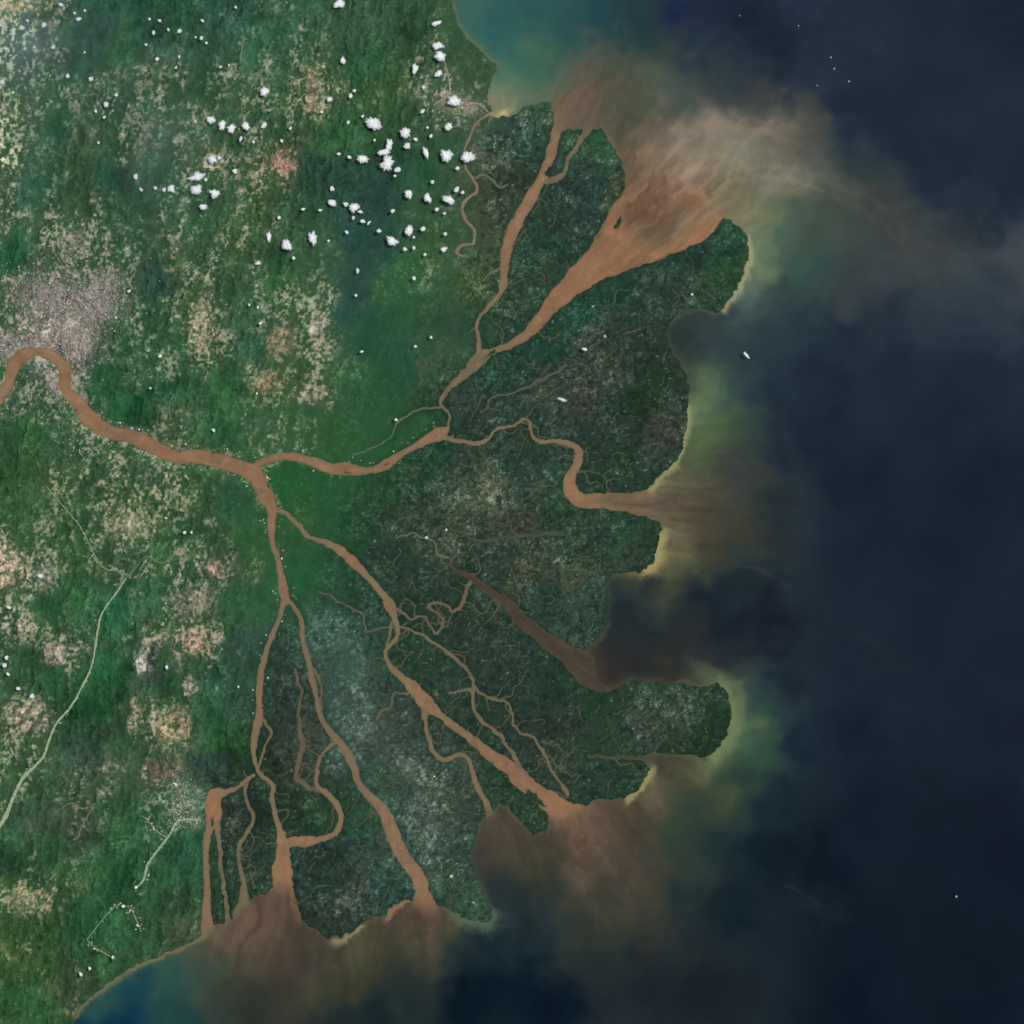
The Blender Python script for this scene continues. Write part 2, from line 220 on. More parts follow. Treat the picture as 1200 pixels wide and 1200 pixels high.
SEA = """545 10 62 100 88|580 30 38 86 92|620 20 42 86 88|600 80 72 112 90|590 105 104 122 94|583 130 140 140 100|630 60 58 98 80|660 40 38 82 84|700 20 30 68 75|740 15 34 58 64|800 20 26 38 68|860 20 26 38 58|900 50 25 38 55|950 30 33 46 66|1000 50 36 46 66|1100 30 30 42 60|1180 20 22 33 52|690 70 75 84 74|680 100 96 86 74|660 130 116 90 70|690 125 106 84 64|720 110 84 80 64|760 60 55 70 64|760 100 72 88 74|730 90 72 82 66|740 130 72 78 60|620 105 96 118 90|570 60 64 110 90|600 50 44 92 86|560 30 56 100 90|640 95 88 100 80
820 60 34 48 64|800 110 62 76 72|850 100 40 55 60|880 130 50 55 55|730 150 78 74 62|760 160 108 94 74|800 150 138 120 102|850 150 136 122 104|900 160 122 112 94|950 170 74 74 70|770 200 128 100 74|820 190 156 128 100|800 230 150 105 76|750 240 122 88 60|740 210 110 86 60|790 180 126 106 84|860 200 138 128 106|880 200 122 118 98|920 220 126 120 98|970 230 78 80 74|1000 190 45 60 60|1050 150 30 42 55|1020 240 60 64 62|1100 200 32 45 58|1180 200 32 42 58|880 250 128 114 80|850 236 124 114 80|900 240 96 106 84|930 260 62 84 76|960 270 60 75 65|1050 280 64 68 64|1100 300 60 65 68|1180 310 62 68 78|1150 250 44 52 58|1000 130 28 40 54|1080 100 34 44 60|900 100 28 42 56
890 275 118 130 86|884 310 116 136 100|870 350 108 128 108|905 290 58 92 76|910 330 40 64 64|950 310 48 75 74|880 372 54 70 74|1000 330 58 64 66|1050 330 60 65 70|850 390 44 58 66|810 390 52 66 66|790 395 44 56 52|784 388 42 54 48|800 400 44 56 54|830 410 48 62 66|900 400 36 58 62|940 380 34 55 62|980 370 34 48 58|1050 370 44 52 60|1150 350 48 58 68|880 420 40 55 65|830 440 94 118 80|820 470 110 130 86|850 460 78 108 80|870 430 44 62 62|820 510 84 108 66|830 540 68 84 60|860 500 48 70 65|900 480 28 42 55|880 460 45 64 68|950 440 30 42 60|1050 430 32 45 62|1150 430 34 42 60|900 530 32 45 52|960 500 26 38 50|1100 500 30 38 55|1000 560 24 34 46|1150 570 22 32 48|870 390 42 58 66|845 490 72 98 72|900 440 34 50 62
790 560 104 104 70|770 590 112 85 65|800 590 86 70 58|840 590 64 64 55|870 560 56 62 62|900 600 38 48 45|800 620 90 80 55|778 640 138 128 85|790 650 108 104 65|820 630 60 62 50|765 668 136 118 75|800 665 75 85 60|860 650 48 60 55|900 680 40 50 50|850 680 25 42 48|760 690 30 45 48|730 700 30 42 46|820 700 22 33 46|760 740 33 42 46|800 750 42 44 44|720 750 42 48 48|720 780 46 46 45|800 770 45 45 42|850 770 38 38 42|780 790 52 52 45|900 730 25 30 42|860 720 24 32 44|725 680 40 52 50|720 720 36 46 46|700 770 58 50 44|690 785 62 52 44|815 555 86 86 62|850 620 56 58 48|820 600 72 64 54
845 797 80 90 65|866 820 112 126 84|872 850 110 128 86|860 875 106 126 82|838 892 106 116 76|885 850 38 66 64|885 820 32 56 58|900 850 25 55 60|880 890 40 74 64|920 800 25 40 46|930 880 20 42 50|1000 650 30 38 46|1100 650 24 34 48|1000 750 34 42 48|1100 750 30 38 48|1180 750 32 36 56|1000 850 26 32 42|1150 850 32 36 48|870 795 40 54 56
780 895 60 58 45|820 900 75 75 52|860 905 55 75 58|765 918 110 100 70|740 945 86 70 52|720 945 92 74 56|790 930 75 75 55|830 940 52 66 52|870 930 38 60 52|900 940 18 42 45|680 960 126 92 70|660 970 112 82 62|700 980 102 80 62|740 970 62 58 52|640 985 76 70 52|790 970 50 68 52|850 980 30 50 48|900 1000 15 32 42|700 1010 86 76 62|730 1020 84 74 56|760 1010 65 65 58|720 1050 66 66 55|680 1040 60 62 52|640 1030 42 55 48|620 1020 68 65 48|610 1000 75 68 55|720 1090 48 52 46|800 1040 35 48 45|860 1060 20 36 44|930 1050 26 40 45|1000 1100 18 30 40|1100 1000 22 32 40|1120 1100 18 30 38|1180 1000 20 28 42|1000 950 22 32 42|700 1130 40 48 45|640 1100 30 48 52|600 1050 35 50 50|600 1150 14 30 44|640 1180 10 25 40|750 1150 32 40 45|820 1150 28 35 42|1000 1180 16 25 38|1150 1180 16 28 38|690 1110 50 56 48|960 1000 14 26 38|800 1000 46 60 50
580 985 75 65 55|590 960 75 68 52|575 1010 60 58 52|590 1030 45 52 50|562 1005 50 56 54|560 1100 20 38 45|575 1150 8 25 38|500 1075 118 86 66|505 1100 90 80 60|530 1085 78 70 52|470 1080 86 66 50|440 1090 76 66 50|405 1110 94 94 65|420 1110 75 75 50|460 1110 60 65 52|510 1130 64 66 52|540 1110 45 60 52|470 1150 38 50 45|410 1150 58 58 45|370 1110 60 55 50|330 1080 90 73 58|310 1070 108 78 58|280 1085 106 80 64|250 1095 106 86 66|270 1115 82 72 58|320 1120 72 65 52|340 1150 55 55 48|250 1120 64 72 60|230 1130 50 80 70|200 1140 40 80 75|170 1160 20 65 75|130 1180 20 60 75|150 1195 10 48 70|210 1170 35 65 65|270 1160 56 60 50|300 1190 45 50 45|400 1190 32 45 42|450 1190 25 40 42|120 1168 58 94 80|182 1126 78 98 75|580 1090 20 44 50|360 1075 66 58 50|550 1180 8 24 36|110 1240 8 44 66|545 1130 26 42 46"""

# bare ground patches: label, x, y, rx, ry, rotation, colour, what = 'clearing' or 'town ground'
CLEAR = [
 ("bare pinkish tan clearing cut by the left edge, between forest and small farms", 6, 660, 16, 19, 10, (200, 158, 118)),
 ("striped tan and brown mine clearing with dark bands near the lower left road", 34, 840, 22, 17, -35, (172, 148, 112)),
 ("ragged tan clearing between the left edge patches and the winding pale road", 68, 762, 13, 15, 20, (164, 142, 110)),
 ("thin tan clearing above the row of small clouds at the left edge", 31, 737, 10, 14, 15, (160, 140, 110)),
 ("round reddish pink clearing, the most vivid bare patch in the southwest forest", 224, 750, 13, 14, -20, (206, 142, 108)),
 ("small pink clearing left of the southern stem river", 254, 664, 10, 12, 10, (186, 132, 106)),
 ("round olive tan clearing just left of the reddish pink one", 182, 749, 11, 8, 0, (158, 148, 100)),
 ("chalky pale clearing beside a dark mine pond", 167, 776, 6, 11, 5, (182, 168, 150)),
 ("orange tan clearing at the end of the southwest clearing chain", 202, 850, 14, 18, 25, (176, 134, 86)),
 ("narrow vertical tan clearing with frayed edges left of the orange tan one", 158, 838, 7, 24, 2, (150, 136, 92)),
 ("grey brown thinned clearing above the reddish pink one", 226, 702, 20, 15, 0, (128, 116, 88)),
 ("small pinkish clearing linking the reddish and orange tan clearings", 222, 806, 7, 11, -10, (164, 144, 112)),
 ("speckled tan clearing with a bright white dot near the left edge farms", 54, 674, 12, 15, 20, (142, 134, 102)),
 ("tan vertical clearing below the top middle clouds", 367, 105, 9, 20, -8, (160, 130, 90)),
 ("rusty red clearing west of the largest cloud cluster", 330, 189, 12, 12, -30, (176, 112, 82)),
 ("long pale sandy mine scar running north to south left of the dark haze", 372, 396, 8, 32, -6, (176, 162, 126)),
 ("pinkish brown clearing below the long sandy mine scar", 364, 461, 14, 9, -10, (166, 138, 108)),
 ("mottled brown clearing left of the long sandy mine scar", 328, 402, 15, 18, 0, (134, 116, 74)),
 ("brown tan clearing with dark pits at the foot of the mottled one", 312, 446, 14, 9, 0, (136, 114, 68)),
 ("tan farmland patch west of the mottled mine clearings", 235, 378, 12, 26, 12, (162, 146, 104)),
 ("pinkish tan clearing under the western cloud clump", 249, 189, 13, 9, -35, (196, 168, 136)),
 ("olive yellow cropland patch north of the two road junctions", 152, 612, 24, 18, 0, (148, 144, 94)),
 ("yellow tan speckled cropland at the lower left edge", 30, 1054, 26, 12, 0, (148, 136, 84)),
 ("bright sandy clearing in the top left corner", 26, 4, 30, 13, 0, (190, 164, 108)),
 ("soft grey tan clearing north of the city", 84, 285, 18, 14, 20, (136, 128, 98)),
 ("faint grey tan bare ridge under the northwest haze", 170, 162, 6, 32, 22, (118, 122, 92)),
 ("dark slate mine pond ground beside the chalky clearing", 178, 770, 5, 16, 8, (52, 62, 74)),
 ("small brown burnt patch along the southwest road", 192, 905, 22, 7, 10, (110, 84, 68)),
]
TOWN = [
 ("dense pinkish grey city ground on the north bank of the river bend", [(118, 340, 20, 15, -30), (72, 388, 34, 34, 0), (50, 402, 34, 14, 0), (62, 350, 32, 22, 0), (105, 360, 30, 22, 0), (95, 400, 14, 18, 0), (64, 448, 7, 16, -20), (14, 405, 20, 14, 0)], (154, 144, 138)),
 ("small whitish town at the coast by the northern spit", [(532, 120, 17, 10, 0), (548, 126, 12, 8, 0)], (150, 138, 122)),
 ("pale green grey town west of the lower left river basin", [(215, 940, 15, 22, 0), (228, 962, 10, 7, 0), (208, 955, 9, 12, 30)], (100, 122, 98)),
]

ROADS = [
 ("pale whitish highway winding from the farms down to the left edge, widest at its lower end", (156, 172, 136), [(148, 678, 1.4), (135, 697, 1.6), (120, 719, 1.8), (115, 740, 1.8), (112, 760, 2), (107, 783, 2), (93, 812, 2.2), (82, 830, 2.2), (67, 847, 2.4), (59, 865, 2.4), (52, 885, 2.6), (40, 899, 3), (27, 912, 4), (15, 937, 4), (5, 960, 4.6), (-16, 990, 4.6), (-60, 1060, 4)]),
 ("thin pale straight road slanting down to the farm junction", (120, 156, 108), [(55, 570, 1.0), (82, 602, 1.2), (96, 620, 1.2), (107, 642, 1.4), (117, 660, 1.4), (127, 668, 1.2), (137, 668, 1.4), (147, 678, 1.4)]),
 ("light green village road running from the grey green town to the southwest", (140, 168, 132), [(233, 960, 2.5), (214, 960, 2.4), (205, 966, 2.6), (200, 977, 2.6), (186, 995, 2.6), (174, 1012, 2.8), (169, 1030, 2.4), (160, 1040, 2)]),
 ("short light road joining the village road from the upper left", (130, 158, 124), [(170, 957, 1.2), (178, 967, 1.2), (186, 975, 1.4), (196, 981, 1.4)]),
 ("thin bent road with a bright dot at its lower end near the southwest coast", (116, 150, 104), [(142, 1058, 1.2), (134, 1063, 1.2), (125, 1072, 1.2), (105, 1097, 1.3), (104, 1103, 1.3), (112, 1110, 1.2), (132, 1122, 1.4)]),
 ("tiny road stub right of the thin bent road", (116, 150, 104), [(153, 1063, 1.2), (160, 1077, 1.4), (164, 1088, 1.2)]),
 ("faint thin road curving east from the farm junction", (108, 132, 88), [(147, 678, 1), (160, 664, 1), (172, 652, 1.1), (190, 660, 1.1), (202, 650, 1)]),
 ("pinkish road through the small coast town", (160, 146, 126), [(508, 124, 1.2), (520, 115, 1.4), (527, 106, 1.4), (525, 88, 1.3), (519, 66, 1)]),
 ("pale road from the coast town to the northern spit", (150, 140, 116), [(527, 114, 1.4), (545, 120, 1.4), (561, 122, 1.4), (572, 131, 1.4)]),
 ("faint straight green track between forest blocks west of the northern channel", (54, 88, 58), [(474, 340, 1), (464, 372, 1.2), (452, 404, 1.2), (441, 428, 1.1)]),
 ("faint pale causeway road right of the city river bend", (104, 128, 88), [(204, 462, 1), (199, 475, 1.1), (200, 495, 1.1)]),
 ("thin curling pale stream road in the brown patch of the southwest", (124, 118, 92), [(75, 945, 1.2), (85, 941, 1.4), (96, 947, 1.4), (108, 946, 1.2), (97, 966, 1.4), (92, 980, 1.4), (86, 984, 1.2)]),
]

# ------------------------------------------------------------------ survey grid
core = np.arange(-24, 1224.5, 1.12)
ext = [core[-1]]
st = 1.5
while ext[-1] < 4200:
    ext.append(ext[-1] + st); st *= 1.22
ext = np.array(ext[1:])
GX = np.concatenate([(1200 - ext)[::-1], core, ext])
GY = GX.copy()
NX = len(GX); NY = len(GY)
PX, PY = np.meshgrid(GX.astype(np.float32), GY.astype(np.float32))      # rows go down the picture

# ragged shoreline: distances are measured at slightly warped positions
wx = PX + 1.7 * fbm(PX / 5, PY / 5, 3, 3, 0.7) + 2.0 * fbm(PX / 20, PY / 20, 5, 3)
wy = PY + 1.7 * fbm(PX / 5 + 40, PY / 5, 4, 3, 0.7) + 2.0 * fbm(PX / 20, PY / 20 + 60, 6, 3)

def window(x0, x1, y0, y1):
    return (slice(max(0, np.searchsorted(GY, y0) - 1), np.searchsorted(GY, y1) + 1),
            slice(max(0, np.searchsorted(GX, x0) - 1), np.searchsorted(GX, x1) + 1))

def seg_dist(X, Y, a, b):
    dx, dy = b[0] - a[0], b[1] - a[1]
    L = dx * dx + dy * dy + 1e-9
    t = np.clip(((X - a[0]) * dx + (Y - a[1]) * dy) / L, 0, 1)
    return np.hypot(X - a[0] - t * dx, Y - a[1] - t * dy), t

coast = np.array(COAST, dtype=float)
cd = np.full(PX.shape, 70.0, dtype=np.float32)
inside = np.zeros(PX.shape, dtype=bool)
for a, b in zip(coast, np.roll(coast, -1, axis=0)):
    w = window(min(a[0], b[0]) - 75, max(a[0], b[0]) + 75, min(a[1], b[1]) - 75, max(a[1], b[1]) + 75)
    d, _ = seg_dist(wx[w], wy[w], a, b)
    cd[w] = np.minimum(cd[w], d)
    if a[1] != b[1]:
        y0, y1 = min(a[1], b[1]), max(a[1], b[1])
        w = window(-5000, 5000, y0 - 8, y1 + 8)
        X, Y = wx[w], wy[w]
        hit = (Y > y0) & (Y <= y1) & (X < a[0] + (Y - a[1]) / (b[1] - a[1]) * (b[0] - a[0]))
        inside[w] ^= hit
cs = np.where(inside, cd, -cd)            # + on the land side of the coast

rd = np.full(PX.shape, 40.0, dtype=np.float32)     # distance outside the nearest river bank
rid = np.full(PX.shape, -1, dtype=np.int16)
rw = np.zeros(PX.shape, dtype=np.float32)             # local channel width
for k, (nm, lb, colr, pts) in enumerate(RIVERS):
    sp = spline(pts, 7)
    sp[:, 2] *= np.interp(sp[:, 2], [3, 8, 16, 26, 50], [0.72, 0.76, 0.84, 0.92, 1.0])
    sp[:, 2] *= 1 + 0.16 * vnoise(sp[:, 0] / 7.0, sp[:, 1] / 7.0, 200 + k)
    if k == 0: sp[:, 2] *= 0.9
    if sp[:, 2].max() < 12:
        sp[:, 0] += 1.7 * vnoise(sp[:, 0] / 9.0, sp[:, 1] / 9.0, 300 + k); sp[:, 1] += 1.7 * vnoise(sp[:, 0] / 9.0 + 40, sp[:, 1] / 9.0, 400 + k)
    for a, b in zip(sp[:-1], sp[1:]):
        m = max(a[2], b[2]) / 2 + 42
        w = window(min(a[0], b[0]) - m, max(a[0], b[0]) + m, min(a[1], b[1]) - m, max(a[1], b[1]) + m)
        X = PX[w] + (wx[w] - PX[w]) * 0.5; Y = PY[w] + (wy[w] - PY[w]) * 0.5
        d, t = seg_dist(X, Y, a, b)
        wl = a[2] + (b[2] - a[2]) * t
        d = d - wl / 2
        better = d < rd[w]
        rd[w] = np.where(better, d, rd[w]); rid[w] = np.where(better, k, rid[w]); rw[w] = np.where(better, wl, rw[w])

# fine tidal creeks wandering through the delta plain
def blob(x, y, P):
    n = 0
    for a, b in zip(P, P[1:] + P[:1]):
        if (a[1] > y) != (b[1] > y) and x < a[0] + (y - a[1]) / (b[1] - a[1]) * (b[0] - a[0]): n += 1
    return n % 2 == 1
CREEK_ZONE = [(600, 140), (640, 125), (646, 180), (580, 300), (560, 330), (556, 460), (540, 495), (470, 560), (440, 620), (470, 700), (430, 760), (350, 760), (300, 920), (270, 1040), (350, 1085), (440, 1065), (560, 1070), (550, 970), (690, 930), (840, 880), (850, 810), (690, 800), (620, 730), (700, 745), (712, 680), (765, 655), (765, 615), (680, 600), (760, 570), (800, 520), (800, 430), (775, 395), (840, 360), (872, 300), (830, 255), (700, 330), (620, 400), (690, 310), (728, 240), (705, 155), (680, 160)]
crk = np.random.default_rng(5)
NC = len(RIVERS)
starts = []
for k in (3, 5, 7, 9, 13, 14, 16, 18, 19, 20, 21, 23, 27, 29):
    sp = spline(RIVERS[k][3], 6)
    for _ in range(max(2, int(len(sp) / 10))):
        i = crk.integers(1, len(sp) - 1)
        t = sp[i + 1] - sp[i - 1]
        starts.append((sp[i][0], sp[i][1], math.atan2(t[1], t[0]) + crk.choice([-1, 1]) * crk.uniform(0.7, 1.6), crk.uniform(1.0, 1.9), crk.integers(8, 20)))
for _ in range(1500):
    x, y = crk.uniform(270, 880), crk.uniform(130, 1080)
    if blob(x, y, CREEK_ZONE) and len(starts) < 400:
        starts.append((x, y, crk.uniform(0, 6.28), crk.uniform(0.7, 1.4), crk.integers(5, 14)))
for (x, y, hd, wd, n) in starts:
    cv = 0; path = [(x, y)]; hd0 = hd
    for i in range(n):
        cv = 0.45 * cv + crk.normal() * 0.42 - 0.12 * (hd - hd0)
        hd += cv
        x += 3.4 * math.cos(hd); y += 3.4 * math.sin(hd)
        if i > 3 and not blob(x, y, CREEK_ZONE): break
        path.append((x, y))
    for i, (a, b) in enumerate(zip(path[:-1], path[1:])):
        ww = wd * (1 - 0.55 * i / n)
        w = window(min(a[0], b[0]) - 8, max(a[0], b[0]) + 8, min(a[1], b[1]) - 8, max(a[1], b[1]) + 8)
        d, t = seg_dist(PX[w], PY[w], a, b)
        d = d - ww / 2
        better = d < rd[w]
        rid[w] = np.where(better & (rd[w] > 0), NC, rid[w]); rd[w] = np.where(better, d, rd[w])

# small mid-river bars and islets
BARS = [(408, 554.5, 5, 1.2, 10), (450, 545, 2.5, 1, -20), (575, 414.5, 8, 1.5, -28), (248, 964, 2.2, 6, 0), (250, 985, 2.2, 11, 4), (627, 934, 15, 3.2, 40), (655, 925, 1, 1, 0), (637, 921, 1, 1, 0), (661, 161, 6, 13, 18), (645, 200, 5, 6, 20), (724, 261, 3, 9, 22)]
for (bx_, by_, ra, rb, ro) in BARS:
    c, s = math.cos(math.radians(ro)), math.sin(math.radians(ro))
    w = window(bx_ - 40, bx_ + 40, by_ - 40, by_ + 40)
    u = (wx[w] - bx_) * c + (wy[w] - by_) * s; v = -(wx[w] - bx_) * s + (wy[w] - by_) * c
    e = (1 - np.sqrt((u / ra) ** 2 + (v / rb) ** 2)) * min(ra, rb)
    rd[w] = np.maximum(rd[w], np.minimum(e, 6))
sd = np.minimum(cs, rd)                   # + land, - water

def ellipse(X, Y, q):
    x, y, rx, ry, ro = q
    c, s = math.cos(math.radians(ro)), math.sin(math.radians(ro))
    u = (X - x) * c + (Y - y) * s; v = -(X - x) * s + (Y - y) * c
    return np.sqrt((u / rx) ** 2 + (v / ry) ** 2)

# ------------------------------------------------------------------ thickness of the thin smoke layer (scene units)
VEIL = [(150, 70, 110, 60, 0, .45), (190, 190, 60, 90, 15, .7), (50, 150, 45, 110, 0, .5), (25, 45, 50, 75, 0, 1.4), (420, 350, 60, 60, 0, .18), (395, 765, 36, 75, -15, .7), (440, 860, 50, 75, -20, .6), (510, 960, 60, 60, 0, .25),
 (330, 40, 60, 60, 0, .2), (980, 60, 110, 70, 10, .12), (1060, 310, 130, 50, 10, .22), (1160, 320, 80, 60, 0, .22), (920, 210, 80, 22, 8, .35), (850, 160, 70, 30, 0, .25), (980, 235, 50, 9, 30, .3), (900, 385, 80, 40, 0, .15), (905, 670, 45, 7, 28, .12), (950, 1055, 50, 9, 32, .12), (1020, 760, 90, 20, 30, .06)]
g = np.arange(-40, 1241, 8.0)
hx, hy = np.meshgrid(g, g)
th = np.full(hx.shape, 0.01)
wob = fbm(hx / 40, hy / 40, 81, 4, 0.6); wob2 = fbm(hx / 26 + 50, hy / 26, 82, 3, 0.6)
for (x, y, rx, ry, ro, t) in VEIL:
    th += t * np.exp(-ellipse(hx + 16 * wob, hy + 16 * wob2, (x, y, rx, ry, ro)) ** 2 * 1.3) * (1 + 0.45 * wob2)
th = np.maximum(th, 0.008)
TAU_G = th
def veil_at(X, Y):
    fx = np.clip((X + 40) / 8.0, 0, len(g) - 1.001); fy = np.clip((Y + 40) / 8.0, 0, len(g) - 1.001)
    ix = fx.astype(int); iy = fy.astype(int); fx = fx - ix; fy = fy - iy
    return (th[iy, ix] * (1 - fx) + th[iy, ix + 1] * fx) * (1 - fy) + (th[iy + 1, ix] * (1 - fx) + th[iy + 1, ix + 1] * fx) * fy
VT = veil_at(PX, PY)

# ------------------------------------------------------------------ colours of the ground cover
def parse(t):
    return np.array([[float(v) for v in q.split()] for q in t.replace("\n", "|").split("|") if q.strip()])

def idw(P, X, Y, e=9.0, p=2.2):
    """smooth map through the control points, on a coarse lattice, then sampled at X, Y"""
    g = np.arange(-60, 1261, 5.0)
    gx, gy = np.meshgrid(g, g)
    num = np.zeros(gx.shape + (3,)); den = np.zeros(gx.shape)
    for q in P:
        w = 1.0 / (((gx - q[0]) ** 2 + (gy - q[1]) ** 2 + e * e) / 400.0) ** p
        num += w[..., None] * q[2:5]; den += w
    F = (num / den[..., None]).astype(np.float32)
    fx = np.clip((X + 60) / 5.0, 0, len(g) - 1.001); fy = np.clip((Y + 60) / 5.0, 0, len(g) - 1.001)
    ix = fx.astype(int); iy = fy.astype(int); fx = (fx - ix)[..., None]; fy = (fy - iy)[..., None]
    return (F[iy, ix] * (1 - fx) + F[iy, ix + 1] * fx) * (1 - fy) + (F[iy + 1, ix] * (1 - fx) + F[iy + 1, ix + 1] * fx) * fy

n_fine = fbm(PX / 2.6, PY / 2.6, 21, 3, 0.7)
n_mid = fbm(PX / 9, PY / 9, 22, 4, 0.62)
n_big = fbm(PX / 34, PY / 34, 23, 3)
n_wid = fbm(PX / 60 + 9, PY / 60, 24, 3)
ca, sa = math.cos(0.22), math.sin(0.22)
ux = PX * ca + PY * sa; uy = -PX * sa + PY * ca
n_str = fbm((ux + 4 * n_mid) / 4.2, (uy) / 17, 25, 4, 0.65)          # folds and valleys trend north-south

land = idw(parse(LAND), PX + 9 * n_big + 5 * n_mid, PY + 9 * fbm(PX / 30 + 70, PY / 30, 26, 3) + 5 * n_fine)
land = land + 0.12 * ((land @ np.array([0.3, 0.6, 0.1], dtype=np.float32))[..., None] - land)
land[..., 2] = np.minimum(land[..., 2], land[..., 1] * 0.88)
l0 = (land @ np.array([0.3, 0.6, 0.1], dtype=np.float32))
city_w = np.clip(np.exp(-ellipse(PX, PY, (72, 385, 75, 80, 0)) ** 2) * 1.2 + np.exp(-ellipse(PX, PY, (0, 120, 45, 230, 0)) ** 2), 0, 1)
pull = 0.36 * sstep(62, 100, l0) * (1 - city_w)
land += pull[..., None] * (np.array([54, 90, 60], dtype=np.float32) - land)
lum = land @ np.array([0.3, 0.6, 0.1], dtype=np.float32)
green = land[..., 1] - 0.5 * (land[..., 0] + land[..., 2])
relief = sstep(0.98, 1.25, np.hypot((PX - 640) / 330, (PY - 620) / 440)) * sstep(560, 470, PX)
DELTA = [(600, 136), (566, 170), (556, 260), (548, 400), (470, 468), (430, 560), (380, 640), (352, 690), (318, 740), (275, 900), (236, 930), (236, 1110), (560, 1200), (950, 1000), (950, 100)]
dm_ = np.full(PX.shape, 60.0, dtype=np.float32); din = np.zeros(PX.shape, dtype=bool)
dl = np.array(DELTA, dtype=float)
for a, b in zip(dl, np.roll(dl, -1, axis=0)):
    w = window(min(a[0], b[0]) - 60, max(a[0], b[0]) + 60, min(a[1], b[1]) - 60, max(a[1], b[1]) + 60)
    d, _ = seg_dist(PX[w], PY[w], a, b); dm_[w] = np.minimum(dm_[w], d)
    if a[1] != b[1]:
        w = window(-5000, 5000, min(a[1], b[1]) - 4, max(a[1], b[1]) + 4)
        X, Y = PX[w], PY[w]
        din[w] ^= (Y > min(a[1], b[1])) & (Y <= max(a[1], b[1])) & (X < a[0] + (Y - a[1]) / (b[1] - a[1]) * (b[0] - a[0]))
delta = sstep(-22, 22, np.where(din, dm_, -dm_) + 14 * n_big)
pond = sstep(42, 22, green) * delta                        # shrimp ponds and creeks of the delta plain
open_ = sstep(62, 105, lum) * (1 - delta)                              # farms and clearings
land *= (1 + 0.11 * (1 - delta) * sstep(110, 70, lum))[..., None]
colr = land.copy()
# forest: darker and lighter stands
amp = (0.07 + 0.12 * relief)[..., None]
colr *= 1 + amp * (0.8 * n_mid + 1.1 * n_str * (1 - delta) + 0.7 * n_fine + 0.8 * n_big + 0.6 * n_wid)[..., None]
# farms: bare fields of a tan kind between darker woods, mixed so that the mean stays what was surveyed
n_chain = fbm((ux + 6 * n_mid) / 11, uy / 42, 27, 4, 0.6)                # clearings line up along the folds
n_speck = fbm(PX / 3.3 + 7, PY / 3.6 + 3, 28, 3, 0.6)
mixn = 0.80 * n_speck + 0.34 * n_mid + 0.30 * n_str + 0.30 * n_chain
opn = sstep(48, 86, lum) * (1 - delta)
qt = float(np.quantile(mixn[(opn > 0.35) & (PX > 0) & (PX < 600) & (PY > 0) & (PY < 1200)], 0.72))
fld = sstep(qt - 0.45, qt + 0.42, mixn)
darkc = land + 0.74 * (np.array([32, 76, 44], dtype=np.float32) - land)
bright = land + (land - darkc) * 2.0
blum = bright @ np.array([0.3, 0.6, 0.1], dtype=np.float32)
bright = 0.35 * bright + 0.65 * blum[..., None] * np.array([0.93, 1.0, 0.82], dtype=np.float32)
field = darkc + fld[..., None] * (bright - darkc)
field += (sstep(0.72, 1.15, 0.85 * n_speck + 0.3 * n_chain + 0.2 * n_fine) * 0.6)[..., None] * (np.array([198, 196, 170], dtype=np.float32) - field)
field *= (1 + 0.10 * n_fine + 0.06 * n_mid)[..., None]
clus = sstep(-0.35, 0.35, 0.7 * n_chain + 0.45 * n_mid + (lum - 82) / 38)
colr += (opn * (0.15 + 0.8 * clus))[..., None] * (field - colr)
wood = (1 - clus) * opn * 0.5
colr += wood[..., None] * (np.array([42, 79, 50], dtype=np.float32) * (1 + 0.10 * n_chain + 0.06 * n_speck)[..., None] - colr)
gap_shade = sstep(0.55, 1.1, fbm(PX / 3.0 + 61, PY / 4.0 + 15, 33, 3, 0.75))  # dark specks painting the shadows in gaps between trees and fields
colr *= 1 - ((0.08 + 0.38 * opn * clus) * gap_shade * (1 - delta))[..., None]
chain = sstep(0.62, 0.95, n_chain + 0.35 * n_speck) * sstep(-0.1, 0.5, n_speck + 0.3 * n_mid) * relief * sstep(60, 85, lum)
colr += (0.6 * chain)[..., None] * (np.array([182, 168, 138], dtype=np.float32) * (1 + 0.15 * n_fine)[..., None] - colr)
sp2 = sstep(0.60, 0.95, fbm(PX / 2.6 + 11, PY / 2.6 + 5, 31, 2, 0.8)) * (0.14 + 0.86 * sstep(52, 96, lum) * (0.25 + 0.75 * clus)) * (1 - delta) * sstep(-0.9, 0.5, n_wid + n_big)
colr += (sp2 * 0.7)[..., None] * (np.array([206, 204, 178]) - colr)
# pond country: curling pale bunds, dark pools
q1 = vnoise(PX / 8.5 + 1.5 * n_mid, PY / 8.5 + 1.5 * fbm(PX / 9 + 80, PY / 9, 45, 3), 41)
q2 = vnoise(PX / 5.0 + 1.1 * n_mid, PY / 5.0 - 1.1 * n_mid, 42)
where_ = sstep(-0.75, 0.45, n_big + 0.6 * n_wid)
ridge = np.maximum(sstep(0.14, 0.03, np.abs(q1)), 0.75 * sstep(0.2, 0.04, np.abs(q2)) * sstep(-0.3, 0.4, n_wid + n_mid)) * (0.35 + 0.65 * where_)
ridge *= sstep(-1.0, 0.2, n_fine + 0.7 * n_mid)
pool = sstep(0.1, 0.7, fbm(PX / 5, PY / 5, 43, 2))
dots = sstep(0.62, 1.05, fbm(PX / 3.2 + 31, PY / 3.2, 44, 2, 0.8)) * (0.35 + 0.65 * where_)
plift = sstep(30, 75, lum)
colr += (pond * ridge * (0.62 + 0.5 * plift))[..., None] * np.array([60, 58, 48], dtype=np.float32)
colr *= 1 - (pond * pool * 0.3)[..., None] * np.array([1.05, 0.85, 0.8], dtype=np.float32)
colr += (pond * dots * (0.22 + 0.3 * plift))[..., None] * np.array([84, 86, 76], dtype=np.float32)
